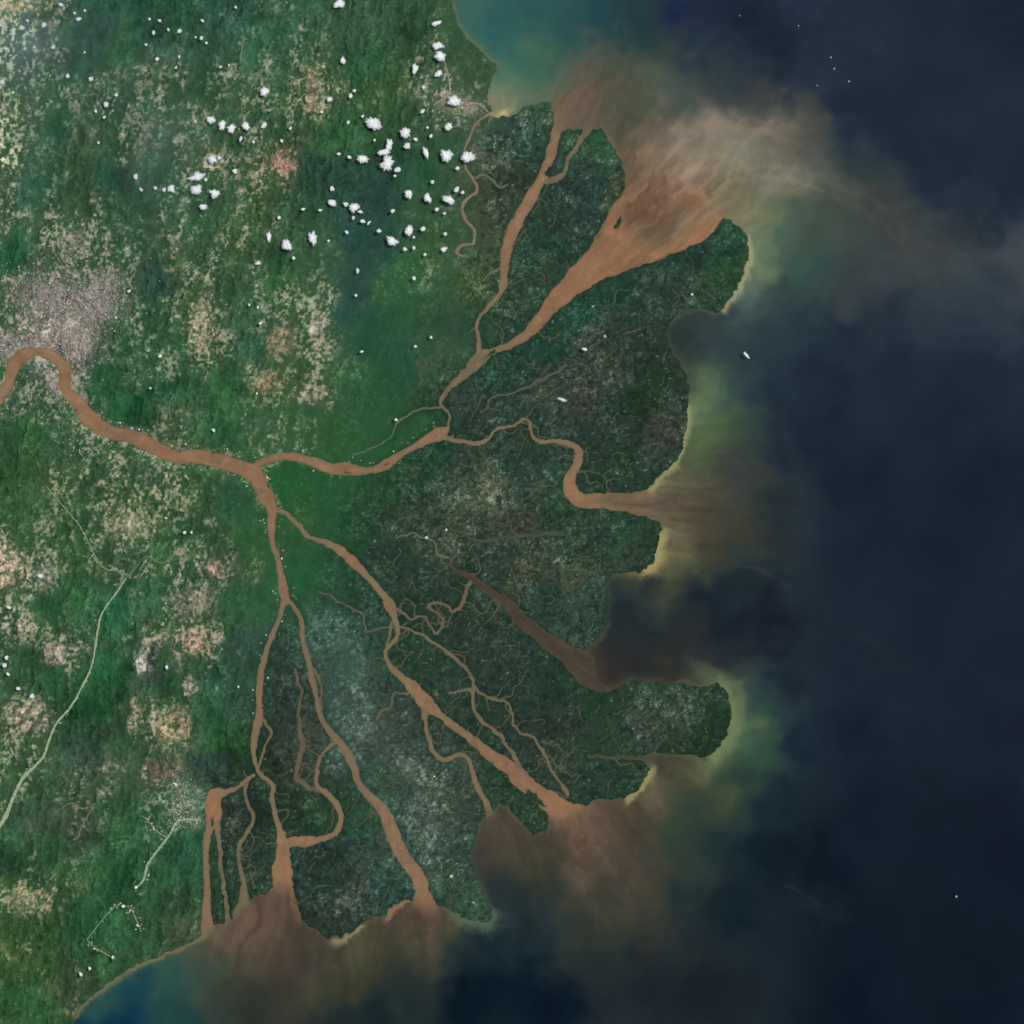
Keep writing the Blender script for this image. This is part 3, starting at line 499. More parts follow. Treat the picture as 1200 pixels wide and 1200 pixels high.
rare = sstep(1.05, 1.35, fbm(PX / 3.6 + 77, PY / 3.6 + 13, 46, 2, 0.8))
colr += (pond * rare * 0.8)[..., None] * (np.array([168, 176, 164], dtype=np.float32) - colr)
colr *= (1 + 0.07 * pond * n_fine + 0.06 * pond * n_mid)[..., None]
colr += (0.30 * pond)[..., None] * (np.array([40, 60, 46], dtype=np.float32) - colr) * sstep(80, 50, lum)[..., None]
# mangrove fringe along the water
fr = sstep(7, 1.5, sd) * delta * (0.15 + 0.3 * sstep(-0.4, 0.4, n_mid))
colr = colr * (1 - fr[..., None]) + fr[..., None] * np.array([33, 52, 36], dtype=np.float32)
# villages on the river banks and along the mainland rivers
bank = sstep(7, 2.0, rd) * sstep(0.0, 1.0, rd) * (PX < 330) * (PY < 600)
bk = bank * sstep(-0.2, 0.7, n_fine + 0.6 * n_mid)
colr += (bk * 0.55)[..., None] * (np.array([168, 156, 128]) - colr)

patch = np.full(PX.shape, -1, dtype=np.int16)
edge = 0.36 * n_mid + 0.3 * n_fine + 0.15 * n_big
for i, (lb, x, y, rx, ry, ro, c) in enumerate(CLEAR):
    w = window(x - 60, x + 60, y - 60, y + 60)
    e = ellipse(PX[w] + 5 * n_mid[w] + 3 * n_fine[w], PY[w] + 5 * n_big[w] + 3 * n_str[w], (x, y, rx * 1.08, ry * 1.08, ro)) + 1.35 * edge[w]
    m = sstep(1.08, 0.82, e) * (sd[w] > 0)
    tex = 1.10 + 0.22 * n_fine[w] + 0.30 * n_speck[w] + 0.12 * n_mid[w]
    c = np.array(c, dtype=float); cl_ = c @ np.array([0.3, 0.6, 0.1]); c = cl_ + 0.55 * (c - cl_)
    if i == 1: tex = tex * (1 - 0.4 * sstep(0.1, 0.8, np.sin((PX[w] * 0.75 + PY[w] * 0.62) * 0.42 + n_mid[w])))
    holes = 1 - 0.8 * sstep(-0.15, 0.45, fbm(PX[w] / 4.2, PY[w] / 4.2, 55 + i, 3, 0.7))
    colr[w] += (m * 0.92 * holes)[..., None] * (np.array(c) * tex[..., None] - colr[w])
    patch[w] = np.where((m > 0.5), i, patch[w])
for i, (lb, els, c) in enumerate(TOWN):
    e = np.full(PX.shape, 9.0, dtype=np.float32)
    for q in els:
        w = window(q[0] - 90, q[0] + 90, q[1] - 90, q[1] + 90)
        e[w] = np.minimum(e[w], ellipse(PX[w], PY[w], q))
    m = sstep(1.9, 0.35, e + 1.3 * edge + 0.5 * n_str * (i == 0)) * (sd > 0)
    tex = 1 + 0.26 * n_fine + 0.14 * n_mid
    m2 = m * (0.80 - 0.55 * sstep(0.15, 0.7, fbm(PX / 3.4 + 9, PY / 3.4, 58 + i, 2, 0.8)))
    colr += m2[..., None] * (np.array(c) * tex[..., None] - colr)
    patch = np.where(m > 0.5, 100 + i, patch)
far = sstep(10, 160, np.maximum(np.maximum(-PX, PX - 1200), np.maximum(-PY, PY - 1200)))
colr += far[..., None] * (np.array([44, 82, 52], dtype=np.float32) * (1 + 0.1 * n_wid)[..., None] - colr)
land_alb = np.clip((lin(np.clip(colr, 9, 235)) - VT[..., None] * HZ_ADD) / KL, 0.002, 0.85)

# terrain height (scene units): hills inland, delta almost flat
hill = relief * (1 - far) * (0.24 + 0.17 * n_str + 0.14 * n_big + 0.015 * n_mid)
shore = sstep(0, 14, sd)
h = np.where(sd > 0, np.minimum(sd, 2.0) * 0.012 + 0.012 * sstep(0, 3, sd) * (1 + n_fine * 0.6) + np.maximum(hill, 0) * shore,
             np.maximum(sd, -6) * 0.03)

# ------------------------------------------------------------------ colours of the water
rad = np.hypot(PX - 430, PY - 610) + 1
ang = np.arctan2(PY - 610, PX - 430)
n_flow = fbm(ang * 26 + 0.5 * n_big, rad / 90, 61, 4, 0.6)          # streaks drawn out seaward
n_soft = fbm(PX / 45 + 3, PY / 45, 62, 4, 0.55)
sea = idw(parse(SEA), PX + 20 * n_soft + 5 * n_flow, PY + 20 * fbm(PX / 45, PY / 45 + 33, 63, 3) + 5 * n_flow, 20.0, 1.75)
sl = (sea @ np.array([0.3, 0.6, 0.1], dtype=np.float32))[..., None]
sea = sl + (0.98 - 0.20 * sstep(0, 40, sea[..., 0] - sea[..., 2]))[..., None] * (sea - sl)
nav = sl * np.array([0.76, 1.0, 1.32], dtype=np.float32)
kn = (0.2 + 0.35 * sstep(820, 950, PX)) * sstep(64, 44, sl[..., 0]) * sstep(8, -10, sea[..., 0] - sea[..., 2])
sea += kn[..., None] * (nav - sea)
calm = 0.38 * sstep(880, 1010, PX) * sstep(62, 44, sl[..., 0])
sea += calm[..., None] * (np.array([26, 37, 53], dtype=np.float32) * (1 + 0.12 * sstep(700, 100, PY) - 0.16 * sstep(700, 1150, PY))[..., None] - sea)
fil = fbm(ang * 70 + 1.6 * n_soft, rad / 55 + n_soft, 64, 4, 0.65)
rb = np.clip((sea[..., 0] - sea[..., 2]) / 45, 0, 1)
sea *= (1 + 0.05 * n_soft + (0.03 + 0.05 * rb) * n_flow + (0.015 + 0.13 * rb) * fil + 0.015 * n_mid)[..., None]
rim = (0.42 * sstep(-7, 0, cs) * (0.5 + 0.5 * sstep(-0.5, 0.6, n_big)))[..., None]
sea += rim * (np.array([98, 98, 74], dtype=np.float32) - sea)
SHOAL = [
 ((150, 130, 110), 5, [(790, 165), (830, 150), (880, 152), (930, 165), (975, 185)], .45), ((146, 134, 116), 3.5, [(830, 235), (850, 215), (890, 205), (930, 212), (975, 232), (1010, 250)], .55),
 ((160, 138, 114), 3.5, [(760, 190), (800, 180), (850, 185), (905, 205), (940, 235)], .4), ((132, 106, 86), 4, [(735, 230), (750, 190), (775, 160), (800, 140)], .35),
 ((146, 128, 110), 3, [(810, 205), (850, 196), (900, 190), (950, 205), (990, 235)], .4), ((134, 120, 104), 3, [(820, 160), (870, 142), (920, 148), (965, 170)], .4),
 ((92, 90, 86), 7, [(900, 160), (960, 185), (1020, 235), (1080, 280), (1150, 310)], .32), ((84, 84, 82), 4, [(950, 215), (1010, 245), (1060, 290), (1120, 320)], .35),
 ((122, 94, 76), 3.5, [(660, 150), (668, 125), (690, 95), (705, 70)], .5), ((112, 92, 76), 3, [(690, 150), (700, 120), (720, 100)], .4), ((95, 85, 75), 4, [(690, 95), (715, 70), (750, 55)], .3), ((70, 92, 78), 3, [(716, 40), (724, 20), (735, 0)], .4),
 ((126, 92, 70), 5, [(660, 955), (690, 985), (715, 1020), (730, 1055)], .5), ((108, 86, 68), 3.5, [(655, 965), (675, 1000), (690, 1045)], .4), ((100, 80, 62), 4, [(690, 960), (730, 990), (760, 1020)], .3), ((84, 74, 58), 4, [(690, 1040), (700, 1080), (705, 1120)], .3),
 ((124, 88, 66), 4, [(495, 1070), (500, 1100), (508, 1130)], .5), ((105, 82, 62), 4, [(490, 1070), (470, 1095), (455, 1112)], .35), ((100, 80, 62), 4, [(505, 1075), (530, 1098)], .35),
 ((112, 86, 68), 5, [(331, 1050), (331, 1090), (335, 1130)], .4), ((108, 88, 68), 4, [(243, 1085), (248, 1120), (262, 1150)], .35), ((108, 84, 66), 4, [(285, 1070), (285, 1110), (295, 1150)], .35), ((84, 72, 58), 4, [(578, 960), (582, 985), (586, 1015)], .4),
 ((108, 86, 68), 5, [(775, 590), (810, 590), (850, 585)], .4), ((62, 68, 66), 2.5, [(850, 655), (885, 664), (915, 680), (950, 705)], .55), ((42, 54, 60), 3, [(905, 1035), (940, 1045), (975, 1062), (1010, 1090)], .55), ((46, 52, 58), 3, [(975, 728), (1010, 745), (1050, 775), (1110, 800)], .3),((168, 160, 120), 5, [(876, 276), (880, 292), (879, 310), (874, 327), (866, 341), (856, 352), (848, 362)], 0.75),
 ((150, 150, 104), 4, [(806, 478), (804, 505), (800, 526), (792, 545), (778, 558), (764, 574)], 0.8), ((170, 158, 100), 9, [(774, 628), (771, 646), (767, 662), (757, 671)], 0.8),
 ((158, 152, 100), 5, [(765, 904), (759, 915), (749, 927), (737, 936)], 0.8), ((120, 134, 88), 8, [(846, 800), (857, 818), (862, 838), (859, 856), (850, 872), (836, 888)], 0.6),
 ((190, 180, 128), 5, [(580, 138), (587, 138), (592, 131)], 0.9), ((100, 108, 82), 4, [(530, 5), (536, 24), (550, 45), (566, 62), (578, 75)], 0.7),
 ((122, 112, 82), 4, [(238, 1097), (205, 1114), (160, 1132), (125, 1157), (104, 1170), (88, 1192)], 0.75), ((150, 140, 98), 5, [(392, 1103), (404, 1102), (414, 1094), (422, 1086)], 0.8),
 ((150, 118, 90), 4, [(454, 1078), (460, 1068), (470, 1060), (477, 1055)], 0.8), ((92, 112, 84), 9, [(535, 1074), (552, 1080), (570, 1084), (577, 1072)], 0.7),
 ((104, 100, 76), 3, [(708, 151), (716, 166), (728, 188)], 0.8), ((160, 128, 102), 6, [(812, 222), (822, 228), (828, 238)], 0.6), ((150, 128, 98), 5, [(826, 224), (850, 219), (880, 216)], 0.45),
 ((132, 122, 100), 4, [(838, 249), (858, 262), (874, 274)], 0.6), ((112, 92, 74), 6, [(655, 150), (672, 126), (690, 108)], 0.5), ((100, 86, 68), 5, [(690, 150), (698, 130), (712, 112)], 0.5)]
for c, wd, pl, op in SHOAL:
    dm = np.full(PX.shape, 99.0, dtype=np.float32); sm = np.zeros(PX.shape, dtype=np.float32); run = 0.0
    tot_ = sum(math.hypot(b[0] - a[0], b[1] - a[1]) for a, b in zip(pl[:-1], pl[1:]))
    for a, b in zip(pl[:-1], pl[1:]):
        w = window(min(a[0], b[0]) - 30, max(a[0], b[0]) + 30, min(a[1], b[1]) - 30, max(a[1], b[1]) + 30)
        ln = math.hypot(b[0] - a[0], b[1] - a[1])
        d, t = seg_dist(wx[w] + 4 * n_soft[w] + 2 * n_big[w], wy[w] + 4 * n_flow[w] + 2 * n_mid[w], a, b) if op < 0.6 else seg_dist(wx[w], wy[w], a, b)
        sm[w] = np.where(d < dm[w], (run + t * ln) / tot_, sm[w]); dm[w] = np.minimum(dm[w], d); run += ln
    if op < 0.6: op = op * 1.0 * sstep(-0.02, 0.2, sm) * sstep(1.0, 0.3, sm) * (0.75 + 0.5 * fil)
    m = np.exp(-(dm / (wd * (1 + 0.3 * n_mid + 0.35 * n_soft))) ** 2) * op
    sea += m[..., None] * (np.array(c) - sea)
rcol = np.array([r[2] for r in RIVERS] + [(80, 84, 68)], dtype=np.float32)[np.maximum(rid, 0)]
rcol = rcol * (1 + 0.05 * n_mid + 0.05 * n_big + 0.03 * n_fine + 0.05 * fbm(ang * 60, rad / 25, 66, 3))[..., None]
slim = sstep(14, 5, rw) * ((rcol[..., 0] - rcol[..., 2]) > 38)
rcol += (0.75 * slim)[..., None] * (np.array([122, 108, 84], dtype=np.float32) - rcol)
rcol += (sstep(14, 26, rw) * ((rcol[..., 0] - rcol[..., 2]) > 45) * 0.5)[..., None] * (np.array([150, 108, 78], dtype=np.float32) - rcol)
rcol *= (1 + 0.10 * (fil_ := fbm(ang * 70 + 1.6 * n_soft, rad / 55 + n_soft, 64, 4, 0.65)) * sstep(16, 50, rw))[..., None]
bar = sstep(0.45, 0.9, fbm(PX / 11 + 5, PY / 11 + 8, 67, 3)) * sstep(-1.5, -4.5, rd)          # shoals of lighter silt
rcol += (bar * 0.3 * (rcol[..., 0] > 100))[..., None] * (np.array([168, 134, 104], dtype=np.float32) - rcol)
rcol += (0.28 * sstep(-2.2, -0.2, rd))[..., None] * (np.array([84, 82, 62], dtype=np.float32) - rcol)
rm = sstep(2.5, -0.5, rd) * sstep(-16, 14, cs) * (rid >= 0)
rm = np.maximum(rm, (cs > 16) * 1.0)
wat = sea + rm[..., None] * (rcol - sea)
water_alb = np.clip((lin(np.clip(wat, 4, 235)) - VT[..., None] * HZ_ADD - W_SPEC) / KW, 0.001, 0.85)

# ------------------------------------------------------------------ materials
def mat_ground(name, rough, bump, scale, spec=0.2):
    m = bpy.data.materials.new(name); m.use_nodes = True
    n = m.node_tree; b = n.nodes["Principled BSDF"]
    at = n.nodes.new("ShaderNodeAttribute"); at.attribute_name = "cover"
    ge = n.nodes.new("ShaderNodeNewGeometry")
    no = n.nodes.new("ShaderNodeTexNoise"); no.inputs["Scale"].default_value = scale; no.inputs["Detail"].default_value = 5; no.inputs["Roughness"].default_value = 0.7
    n.links.new(ge.outputs["Position"], no.inputs["Vector"])
    mr = n.nodes.new("ShaderNodeMapRange"); mr.inputs[3].default_value = 1 - bump * 0.5; mr.inputs[4].default_value = 1 + bump * 0.5
    mr.inputs[1].default_value = 0.3; mr.inputs[2].default_value = 0.7
    n.links.new(no.outputs[0], mr.inputs[0])
    mx = n.nodes.new("ShaderNodeVectorMath"); mx.operation = 'SCALE'
    n.links.new(at.outputs["Color"], mx.inputs[0]); n.links.new(mr.outputs[0], mx.inputs["Scale"])
    n.links.new(mx.outputs[0], b.inputs["Base Color"])
    b.inputs["Roughness"].default_value = rough
    b.inputs["Specular IOR Level"].default_value = spec
    bp = n.nodes.new("ShaderNodeBump"); bp.inputs["Strength"].default_value = min(1, bump); bp.inputs["Distance"].default_value = 0.06
    n.links.new(no.outputs[0], bp.inputs["Height"]); n.links.new(bp.outputs[0], b.inputs["Normal"])
    return m

M_LAND = mat_ground("forest_and_fields", 1.0, 0.22, 5.0, 0.0)
M_WATER = mat_ground("silty_water", 0.12, 0.05, 2.0, 0.25)

def mat_flat(name, c, rough=0.9):
    m = bpy.data.materials.new(name); m.use_nodes = True
    n = m.node_tree; b = n.nodes["Principled BSDF"]
    no = n.nodes.new("ShaderNodeTexNoise"); no.inputs["Scale"].default_value = 3
    ge = n.nodes.new("ShaderNodeNewGeometry"); n.links.new(ge.outputs["Position"], no.inputs["Vector"])
    rp = n.nodes.new("ShaderNodeMix"); rp.data_type = 'RGBA'
    rp.inputs[6].default_value = (*[v * 0.8 for v in c], 1); rp.inputs[7].default_value = (*[min(1, v * 1.15) for v in c], 1)
    n.links.new(no.outputs[0], rp.inputs[0]); n.links.new(rp.outputs[2], b.inputs["Base Color"])
    b.inputs["Roughness"].default_value = rough
    b.inputs["Specular IOR Level"].default_value = 0.1
    return m

# ------------------------------------------------------------------ sheets cut from the survey grid
WXg = ((PX - 600) * S).astype(np.float32)
WYg = ((600 - PY) * S).astype(np.float32)

def sheet(name, cell_mask, Z, alb, mat):
    """one mesh object made of the grid cells where cell_mask is true"""
    r, c = np.nonzero(cell_mask)
    i = r * NX + c
    q = np.stack([i + NX, i + NX + 1, i + 1, i], axis=1)             # counter-clockwise seen from above
    u, inv = np.unique(q, return_inverse=True)
    co = np.stack([WXg.ravel()[u], WYg.ravel()[u], Z.ravel()[u].astype(np.float32)], axis=1)
    me = bpy.data.meshes.new(name)
    nq = len(q)
    me.vertices.add(len(u)); me.loops.add(nq * 4); me.polygons.add(nq)
    me.vertices.foreach_set("co", co.astype(np.float32).ravel())
    me.loops.foreach_set("vertex_index", inv.reshape(-1).astype(np.int32))
    me.polygons.foreach_set("loop_start", np.arange(0, nq * 4, 4, dtype=np.int32))
    me.update(calc_edges=True)
    ca_ = me.attributes.new("cover", 'FLOAT_COLOR', 'POINT')
    cc = np.ones((len(u), 4), dtype=np.float32); cc[:, :3] = alb.reshape(-1, 3)[u]
    ca_.data.foreach_set("color", cc.ravel())
    me.materials.append(mat)
    o = bpy.data.objects.new(name, me)
    COL.objects.link(o)
    return o

def corners(A, f):
    return f(f(A[:-1, :-1], A[1:, :-1]), f(A[:-1, 1:], A[1:, 1:]))

is_land = corners(sd, np.maximum) > -0.9
# connected pieces of land (run-length union-find)
dry = corners(np.where(rid == NC, np.where(cs > 0.4, 1.0, sd), sd), np.minimum) > 0.1
dry &= ~((PX[:-1, :-1] < -30) & (np.abs(PY[:-1, :-1] - 495) < 8))
parent = []
def find(a):
    while parent[a] != a:
        parent[a] = parent[parent[a]]; a = parent[a]
    return a
comp = np.full(dry.shape, -1, dtype=np.int32)
prev = []
for rr in range(dry.shape[0]):
    d = np.diff(np.concatenate([[0], dry[rr].astype(np.int8), [0]]))
    cur = []
    for s0, e0 in zip(np.nonzero(d == 1)[0], np.nonzero(d == -1)[0]):
        me_ = len(parent); parent.append(me_)
        for (s1, e1, id1) in prev:
            if s1 < e0 and e1 > s0:
                parent[find(id1)] = find(me_)
        cur.append((s0, e0, me_)); comp[rr, s0:e0] = me_
    prev = cur
root = np.array([find(i) for i in range(len(parent))])
comp = np.where(comp >= 0, root[np.maximum(comp, 0)], -1)
for _ in range(9):                         # the submerged rim belongs to the nearest piece
    for sh, ax in ((1, 0), (-1, 0), (1, 1), (-1, 1)):
        comp = np.where(comp < 0, np.roll(comp, sh, axis=ax), comp)

def at_px(x, y):
    return min(np.searchsorted(GY, y), NY - 2), min(np.searchsorted(GX, x), NX - 2)

# seeds: name, label, point
PIECES = [
 ("mainland", "hilly dark green forested mainland north of the river, speckled with farms", (450, 250)),
 ("mainland", "green forested mainland south and west of the river, crossed by a pale road", (120, 720)),
 ("delta_island", "bright to dark green wedge of delta between the eastern branch and the southeastern arm", (400, 590)),
 ("delta_island", "dark grey green pond covered island between the northern funnel and the middle channel", (700, 440)),
 ("delta_island", "pond speckled island between the slender northern channel and the northeastern funnel", (640, 290)),
 ("delta_island", "long green island between the southwestern and southern arms", (345, 740)),
 ("delta_island", "hazy grey green island between the long southern arm and the southeastern arm", (450, 900)),
 ("delta_island", "dark pond covered island with the rounded southeastern cape", (620, 800)),
 ("delta_island", "dark green island enclosed by the curled channel loop", (365, 955)),
 ("delta_island", "pond covered island at the bottom between the southwestern estuary and the long southern arm", (380, 1040)),
 ("delta_island", "small dark island between the finger channels in the southwest", (272, 985)),
 ("delta_island", "dark island strip between the crooked finger channel and the southwestern estuary", (305, 990)),
 ("delta_island", "narrow green tongue between the two straight finger channels", (251, 1030)),
 ("delta_island", "narrow wedge of dark land between the southeastern arm and its turning side channel", (570, 905)),
 ("delta_island", "green southern foot of the southeastern cape below the thin tidal inlet", (720, 915)),
 ("delta_island", "dark green island between the thin tan creek and the southeastern arm", (500, 780)),
 ("delta_island", "slim island between the southeastern arm and the parallel thin tan creek", (560, 852)),
 ("delta_island", "triangular pond island below the faint wriggling creek near the mud fan", (625, 890)),
 ("delta_island", "thin sandy green sliver in the top estuary", (661, 160)),
 ("delta_island", "small dark islet at the fork of the northern channel", (645, 200)),
 ("delta_island", "long thin islet in the mud fan at the southeastern mouth", (627, 934)),
 ("delta_island", "small round green islet at the edge of the southeastern mud fan", (625, 966)),
]
cellpatch = patch[:-1, :-1]
used = np.zeros(is_land.shape, dtype=bool)
for i, (lb, *_r) in enumerate(CLEAR):
    mk = is_land & (cellpatch == i)
    if mk.sum() > 6:
        tag(sheet("clearing", mk, h, land_alb, M_LAND), lb, "clearing", kind="structure"); used |= mk
for i, (lb, *_r) in enumerate(TOWN):
    mk = is_land & (cellpatch == 100 + i)
    tag(sheet("town_ground", mk, h, land_alb, M_LAND), lb, "town", kind="structure"); used |= mk
done = {}
for nm, lb, (x, y) in PIECES:
    r, c = at_px(x, y)
    cid = comp[r, c]
    if cid < 0:
        print("SEED IN WATER", lb); continue
    if cid in done:
        print("SEED SAME PIECE", lb, "==", done[cid]); continue
    done[cid] = lb
    mk = is_land & (comp == cid) & ~used
    tag(sheet(nm, mk, h, land_alb, M_LAND), lb, "land" if nm == "mainland" else "island", kind="structure"); used |= mk
rest = is_land & ~used
ids, cnt = np.unique(comp[rest], return_counts=True)
for i_, n_ in sorted(zip(ids, cnt), key=lambda t: -t[1])[:12]:
    rr, cc_ = np.nonzero(rest & (comp == i_))
    print("LEFT PIECE", i_, n_, int(GX[cc_].mean()), int(GY[rr].mean()))
if rest.any():
    tag(sheet("river_bank", rest, h, land_alb, M_LAND), "scattered dark muddy islets and bank slivers along the channels", "islets", kind="structure")

# ---- water: rivers, plumes, mudflats and open sea are cells of one level sheet, split by what they are
wet = corners(sd, np.minimum) < 1.6
Z0 = np.zeros(PX.shape, dtype=np.float32)
rid_c = rid[:-1, :-1]; rd_c = rd[:-1, :-1]; cs_c = cs[:-1, :-1]
owner = np.zeros(wet.shape, dtype=np.int16)                 # 0 = open sea
inriver = (cs_c > -2) & (rid_c >= 0) | (cs_c > 16)
owner[inriver] = 1 + np.maximum(rid_c, 0)[inriver]
sc_ = wat[:-1, :-1]
brown = (sc_[..., 0] - sc_[..., 2] > 12) & (sc_[..., 0] >= sc_[..., 1] * 0.97)
olive = (sc_[..., 1] - sc_[..., 2] > 12) & (sc_[..., 1] > 60)
XC = PX[:-1, :-1]; YC = PY[:-1, :-1]
REG = [
 ("sediment_plume", "largest tan brown sediment plume, streaming northeast from the big funnel mouth", "plume", brown, (850, 190, 190, 110, 0)),
 ("sediment_plume", "grey brown sediment plume drifting up from the top bay channels", "plume", brown, (690, 110, 70, 75, 0)),
 ("sediment_plume", "brown sediment plume spreading right from the middle channel mouth", "plume", brown, (800, 600, 75, 60, 0)),
 ("sediment_plume", "brown sediment fan flowing down from the southeastern arm", "plume", brown, (690, 1010, 105, 110, 0)),
 ("sediment_plume", "brown sediment plume below the mouth of the long southern arm", "plume", brown, (480, 1110, 85, 60, 0)),
 ("sediment_plume", "wide reddish brown sediment plume below the southwestern finger channels", "plume", brown, (300, 1110, 95, 85, 0)),
 ("sediment_plume", "small dull brown sediment plume left of the southeastern fan", "plume", brown, (583, 990, 30, 50, 0)),
 ("mudflat", "pale curved mudflat hugging the tip of the northeastern cape", "mudflat", olive, (884, 310, 45, 70, 0)),
 ("mudflat", "broad olive green mudflat along the straight eastern shore", "mudflat", olive, (825, 490, 55, 80, 0)),
 ("mudflat", "yellowish sandy mudflat below the middle channel mouth", "mudflat", olive, (778, 650, 45, 40, 0)),
 ("mudflat", "olive crescent mudflat around the southeastern cape", "mudflat", olive, (862, 850, 40, 70, 0)),
 ("mudflat", "greenish mudflat south of the southeastern cape inlet", "mudflat", olive, (800, 930, 80, 60, 0)),
 ("mudflat", "pale green shallows along the northern shore by the spit", "shallows", olive, (590, 80, 60, 80, 0)),
 ("mudflat", "thin tan green shallows along the southwest coast", "shallows", olive, (165, 1140, 95, 50, 0)),
]
for i, (nm, lb, ct, crit, q) in enumerate(REG):
    m = (owner == 0) & crit & (ellipse(XC, YC, q) < 1)
    owner[m] = 200 + i
for i, (nm, lb, colr_, pts) in enumerate(RIVERS):
    mk = wet & (owner == 1 + i)
    if mk.any(): tag(sheet(nm, mk, Z0, water_alb, M_WATER), lb, "river", kind="structure")
mk = wet & (owner == 1 + NC)
if mk.any(): tag(sheet("tidal_creeks", mk, Z0, water_alb, M_WATER), "countless hair thin muddy tidal creeks wriggling through the pond country of the delta", "creeks", kind="stuff")
for i, (nm, lb, ct, crit, q) in enumerate(REG):
    mk = wet & (owner == 200 + i)
    if mk.any(): tag(sheet(nm, mk, Z0, water_alb, M_WATER), lb, ct, kind="structure")
tag(sheet("sea", wet & (owner == 0), Z0, water_alb, M_WATER), "dark navy blue open sea filling the right side and bottom", "sea", kind="structure")

# ------------------------------------------------------------------ roads
def ground_z(x, y):
    r, c = at_px(x, y)
    return float(h[max(0, r - 2):r + 3, max(0, c - 2):c + 3].max())

def strip(name, pts, mat, jitter=0.5):
    sp = spline(pts, 10)
    V = []; F = []
    for i, p in enumerate(sp):
        a = sp[max(0, i - 1)]; b = sp[min(len(sp) - 1, i + 1)]
        t = np.array([b[0] - a[0], b[1] - a[1]]); t /= np.linalg.norm(t) + 1e-9
        n = np.array([-t[1], t[0]]); x, y = p[0] + random.gauss(0, jitter * .4), p[1] + random.gauss(0, jitter * .4)
        w = p[2] / 2 * random.uniform(0.75, 1.3)
        z = ground_z(x, y) + 0.02
        for sgn, dz in ((-1, 0), (1, 0), (1, -0.16), (-1, -0.16)):
            V.append(((x + sgn * n[0] * w - 600) * S, (600 - y - sgn * n[1] * w) * S, z + dz))
        if i:
            o = 4 * i
            for k in range(4):
                F.append((o - 4 + k, o - 4 + (k + 1) % 4, o + (k + 1) % 4, o + k))
    F.append((0, 1, 2, 3)); F.append(tuple(len(V) - 1 - k for k in range(4)))
    me = bpy.data.meshes.new(name); me.from_pydata(V, [], F); me.update()
    me.materials.append(mat)
    o = bpy.data.objects.new(name, me); COL.objects.link(o)
    return o

for lb, c, pts in ROADS:
    tag(strip("road", pts, mat_flat("road_surface", tuple(lin(c) / KL))), lb, "road", kind="structure")

# ------------------------------------------------------------------ built-up areas: thousands of roofs
def mat_roofs():
    m = bpy.data.materials.new("roofs"); m.use_nodes = True
    n = m.node_tree; b = n.nodes["Principled BSDF"]
    at = n.nodes.new("ShaderNodeAttribute"); at.attribute_name = "roof"
    n.links.new(at.outputs["Color"], b.inputs["Base Color"])
    b.inputs["Roughness"].default_value = 0.8
    return m
M_ROOF = mat_roofs()
PAL = lin([(180, 164, 156), (200, 192, 184), (160, 142, 134), (172, 154, 144), (214, 208, 200), (136, 130, 124), (164, 146, 134), (120, 118, 114)])
PALV = lin([(190, 186, 160), (208, 206, 190), (166, 156, 124), (150, 160, 130), (226, 224, 212), (172, 148, 118)])

def roofs(name, spots, pal, label, cat):
    V = []; F = []; C = []
    for (x, y, w, d, hh, ro) in spots:
        z = ground_z(x, y) - 0.05
        c, s = math.cos(ro), math.sin(ro)
        base = len(V)
        P = [(-w, -d), (w, -d), (w, d), (-w, d)]
        top = z + 0.06 + hh
        for (a, b) in P: V.append(((x - 600) * S + a * c - b * s, (600 - y) * S + a * s + b * c, z))
        for (a, b) in P: V.append(((x - 600) * S + a * c - b * s, (600 - y) * S + a * s + b * c, top))
        V.append(((x - 600) * S - 0.5 * w * c, (600 - y) * S - 0.5 * w * s, top + 0.15 * d))
        V.append(((x - 600) * S + 0.5 * w * c, (600 - y) * S + 0.5 * w * s, top + 0.15 * d))
        b0 = base
        F += [(b0, b0 + 1, b0 + 5, b0 + 4), (b0 + 1, b0 + 2, b0 + 6, b0 + 5), (b0 + 2, b0 + 3, b0 + 7, b0 + 6), (b0 + 3, b0, b0 + 4, b0 + 7),
              (b0 + 4, b0 + 5, b0 + 9, b0 + 8), (b0 + 6, b0 + 7, b0 + 8, b0 + 9), (b0 + 5, b0 + 6, b0 + 9), (b0 + 7, b0 + 4, b0 + 8)]
        cc = pal[rng.integers(len(pal))] * rng.uniform(0.6, 1.05)
        C += [(*cc, 1)] * 10
    me = bpy.data.meshes.new(name); me.from_pydata(V, [], F); me.update()
    a = me.attributes.new("roof", 'FLOAT_COLOR', 'POINT')
    a.data.foreach_set("color", np.array(C, dtype=np.float32).ravel())
    me.materials.append(M_ROOF)
    o = bpy.data.objects.new(name, me); COL.objects.link(o)
    return tag(o, label, cat, kind="stuff")

def sample(els, n, size=(0.03, 0.075)):
    out = []
    tot = sum(e[2] * e[3] for e in els)
    for q in els:
        for _ in range(int(n * q[2] * q[3] / tot)):
            x = q[0] + rng.normal() * q[2] * 0.62; y = q[1] + rng.normal() * q[3] * 0.62
            r, c = at_px(x, y)
            if sd[r, c] < 1.0 or x < -20 or y < -20: continue
            w = rng.uniform(*size); out.append((x, y, w, w * rng.uniform(0.5, 1), rng.uniform(0.0, 0.015), rng.uniform(0, 3.14)))
    return out
roofs("city_buildings", sample(TOWN[0][1], 2600) + sample([(40, 350, 40, 40, 0), (110, 350, 50, 40, 0), (100, 445, 16, 16, 0), (30, 465, 30, 18, 0), (75, 310, 40, 26, 0), (110, 515, 40, 16, 0)], 1000),
      PAL, "countless pinkish grey and white roofs of the city round the river bend", "city")
roofs("town_buildings", sample(TOWN[1][1], 130), PALV, "cluster of pale roofs in the small coast town by the northern spit", "town")
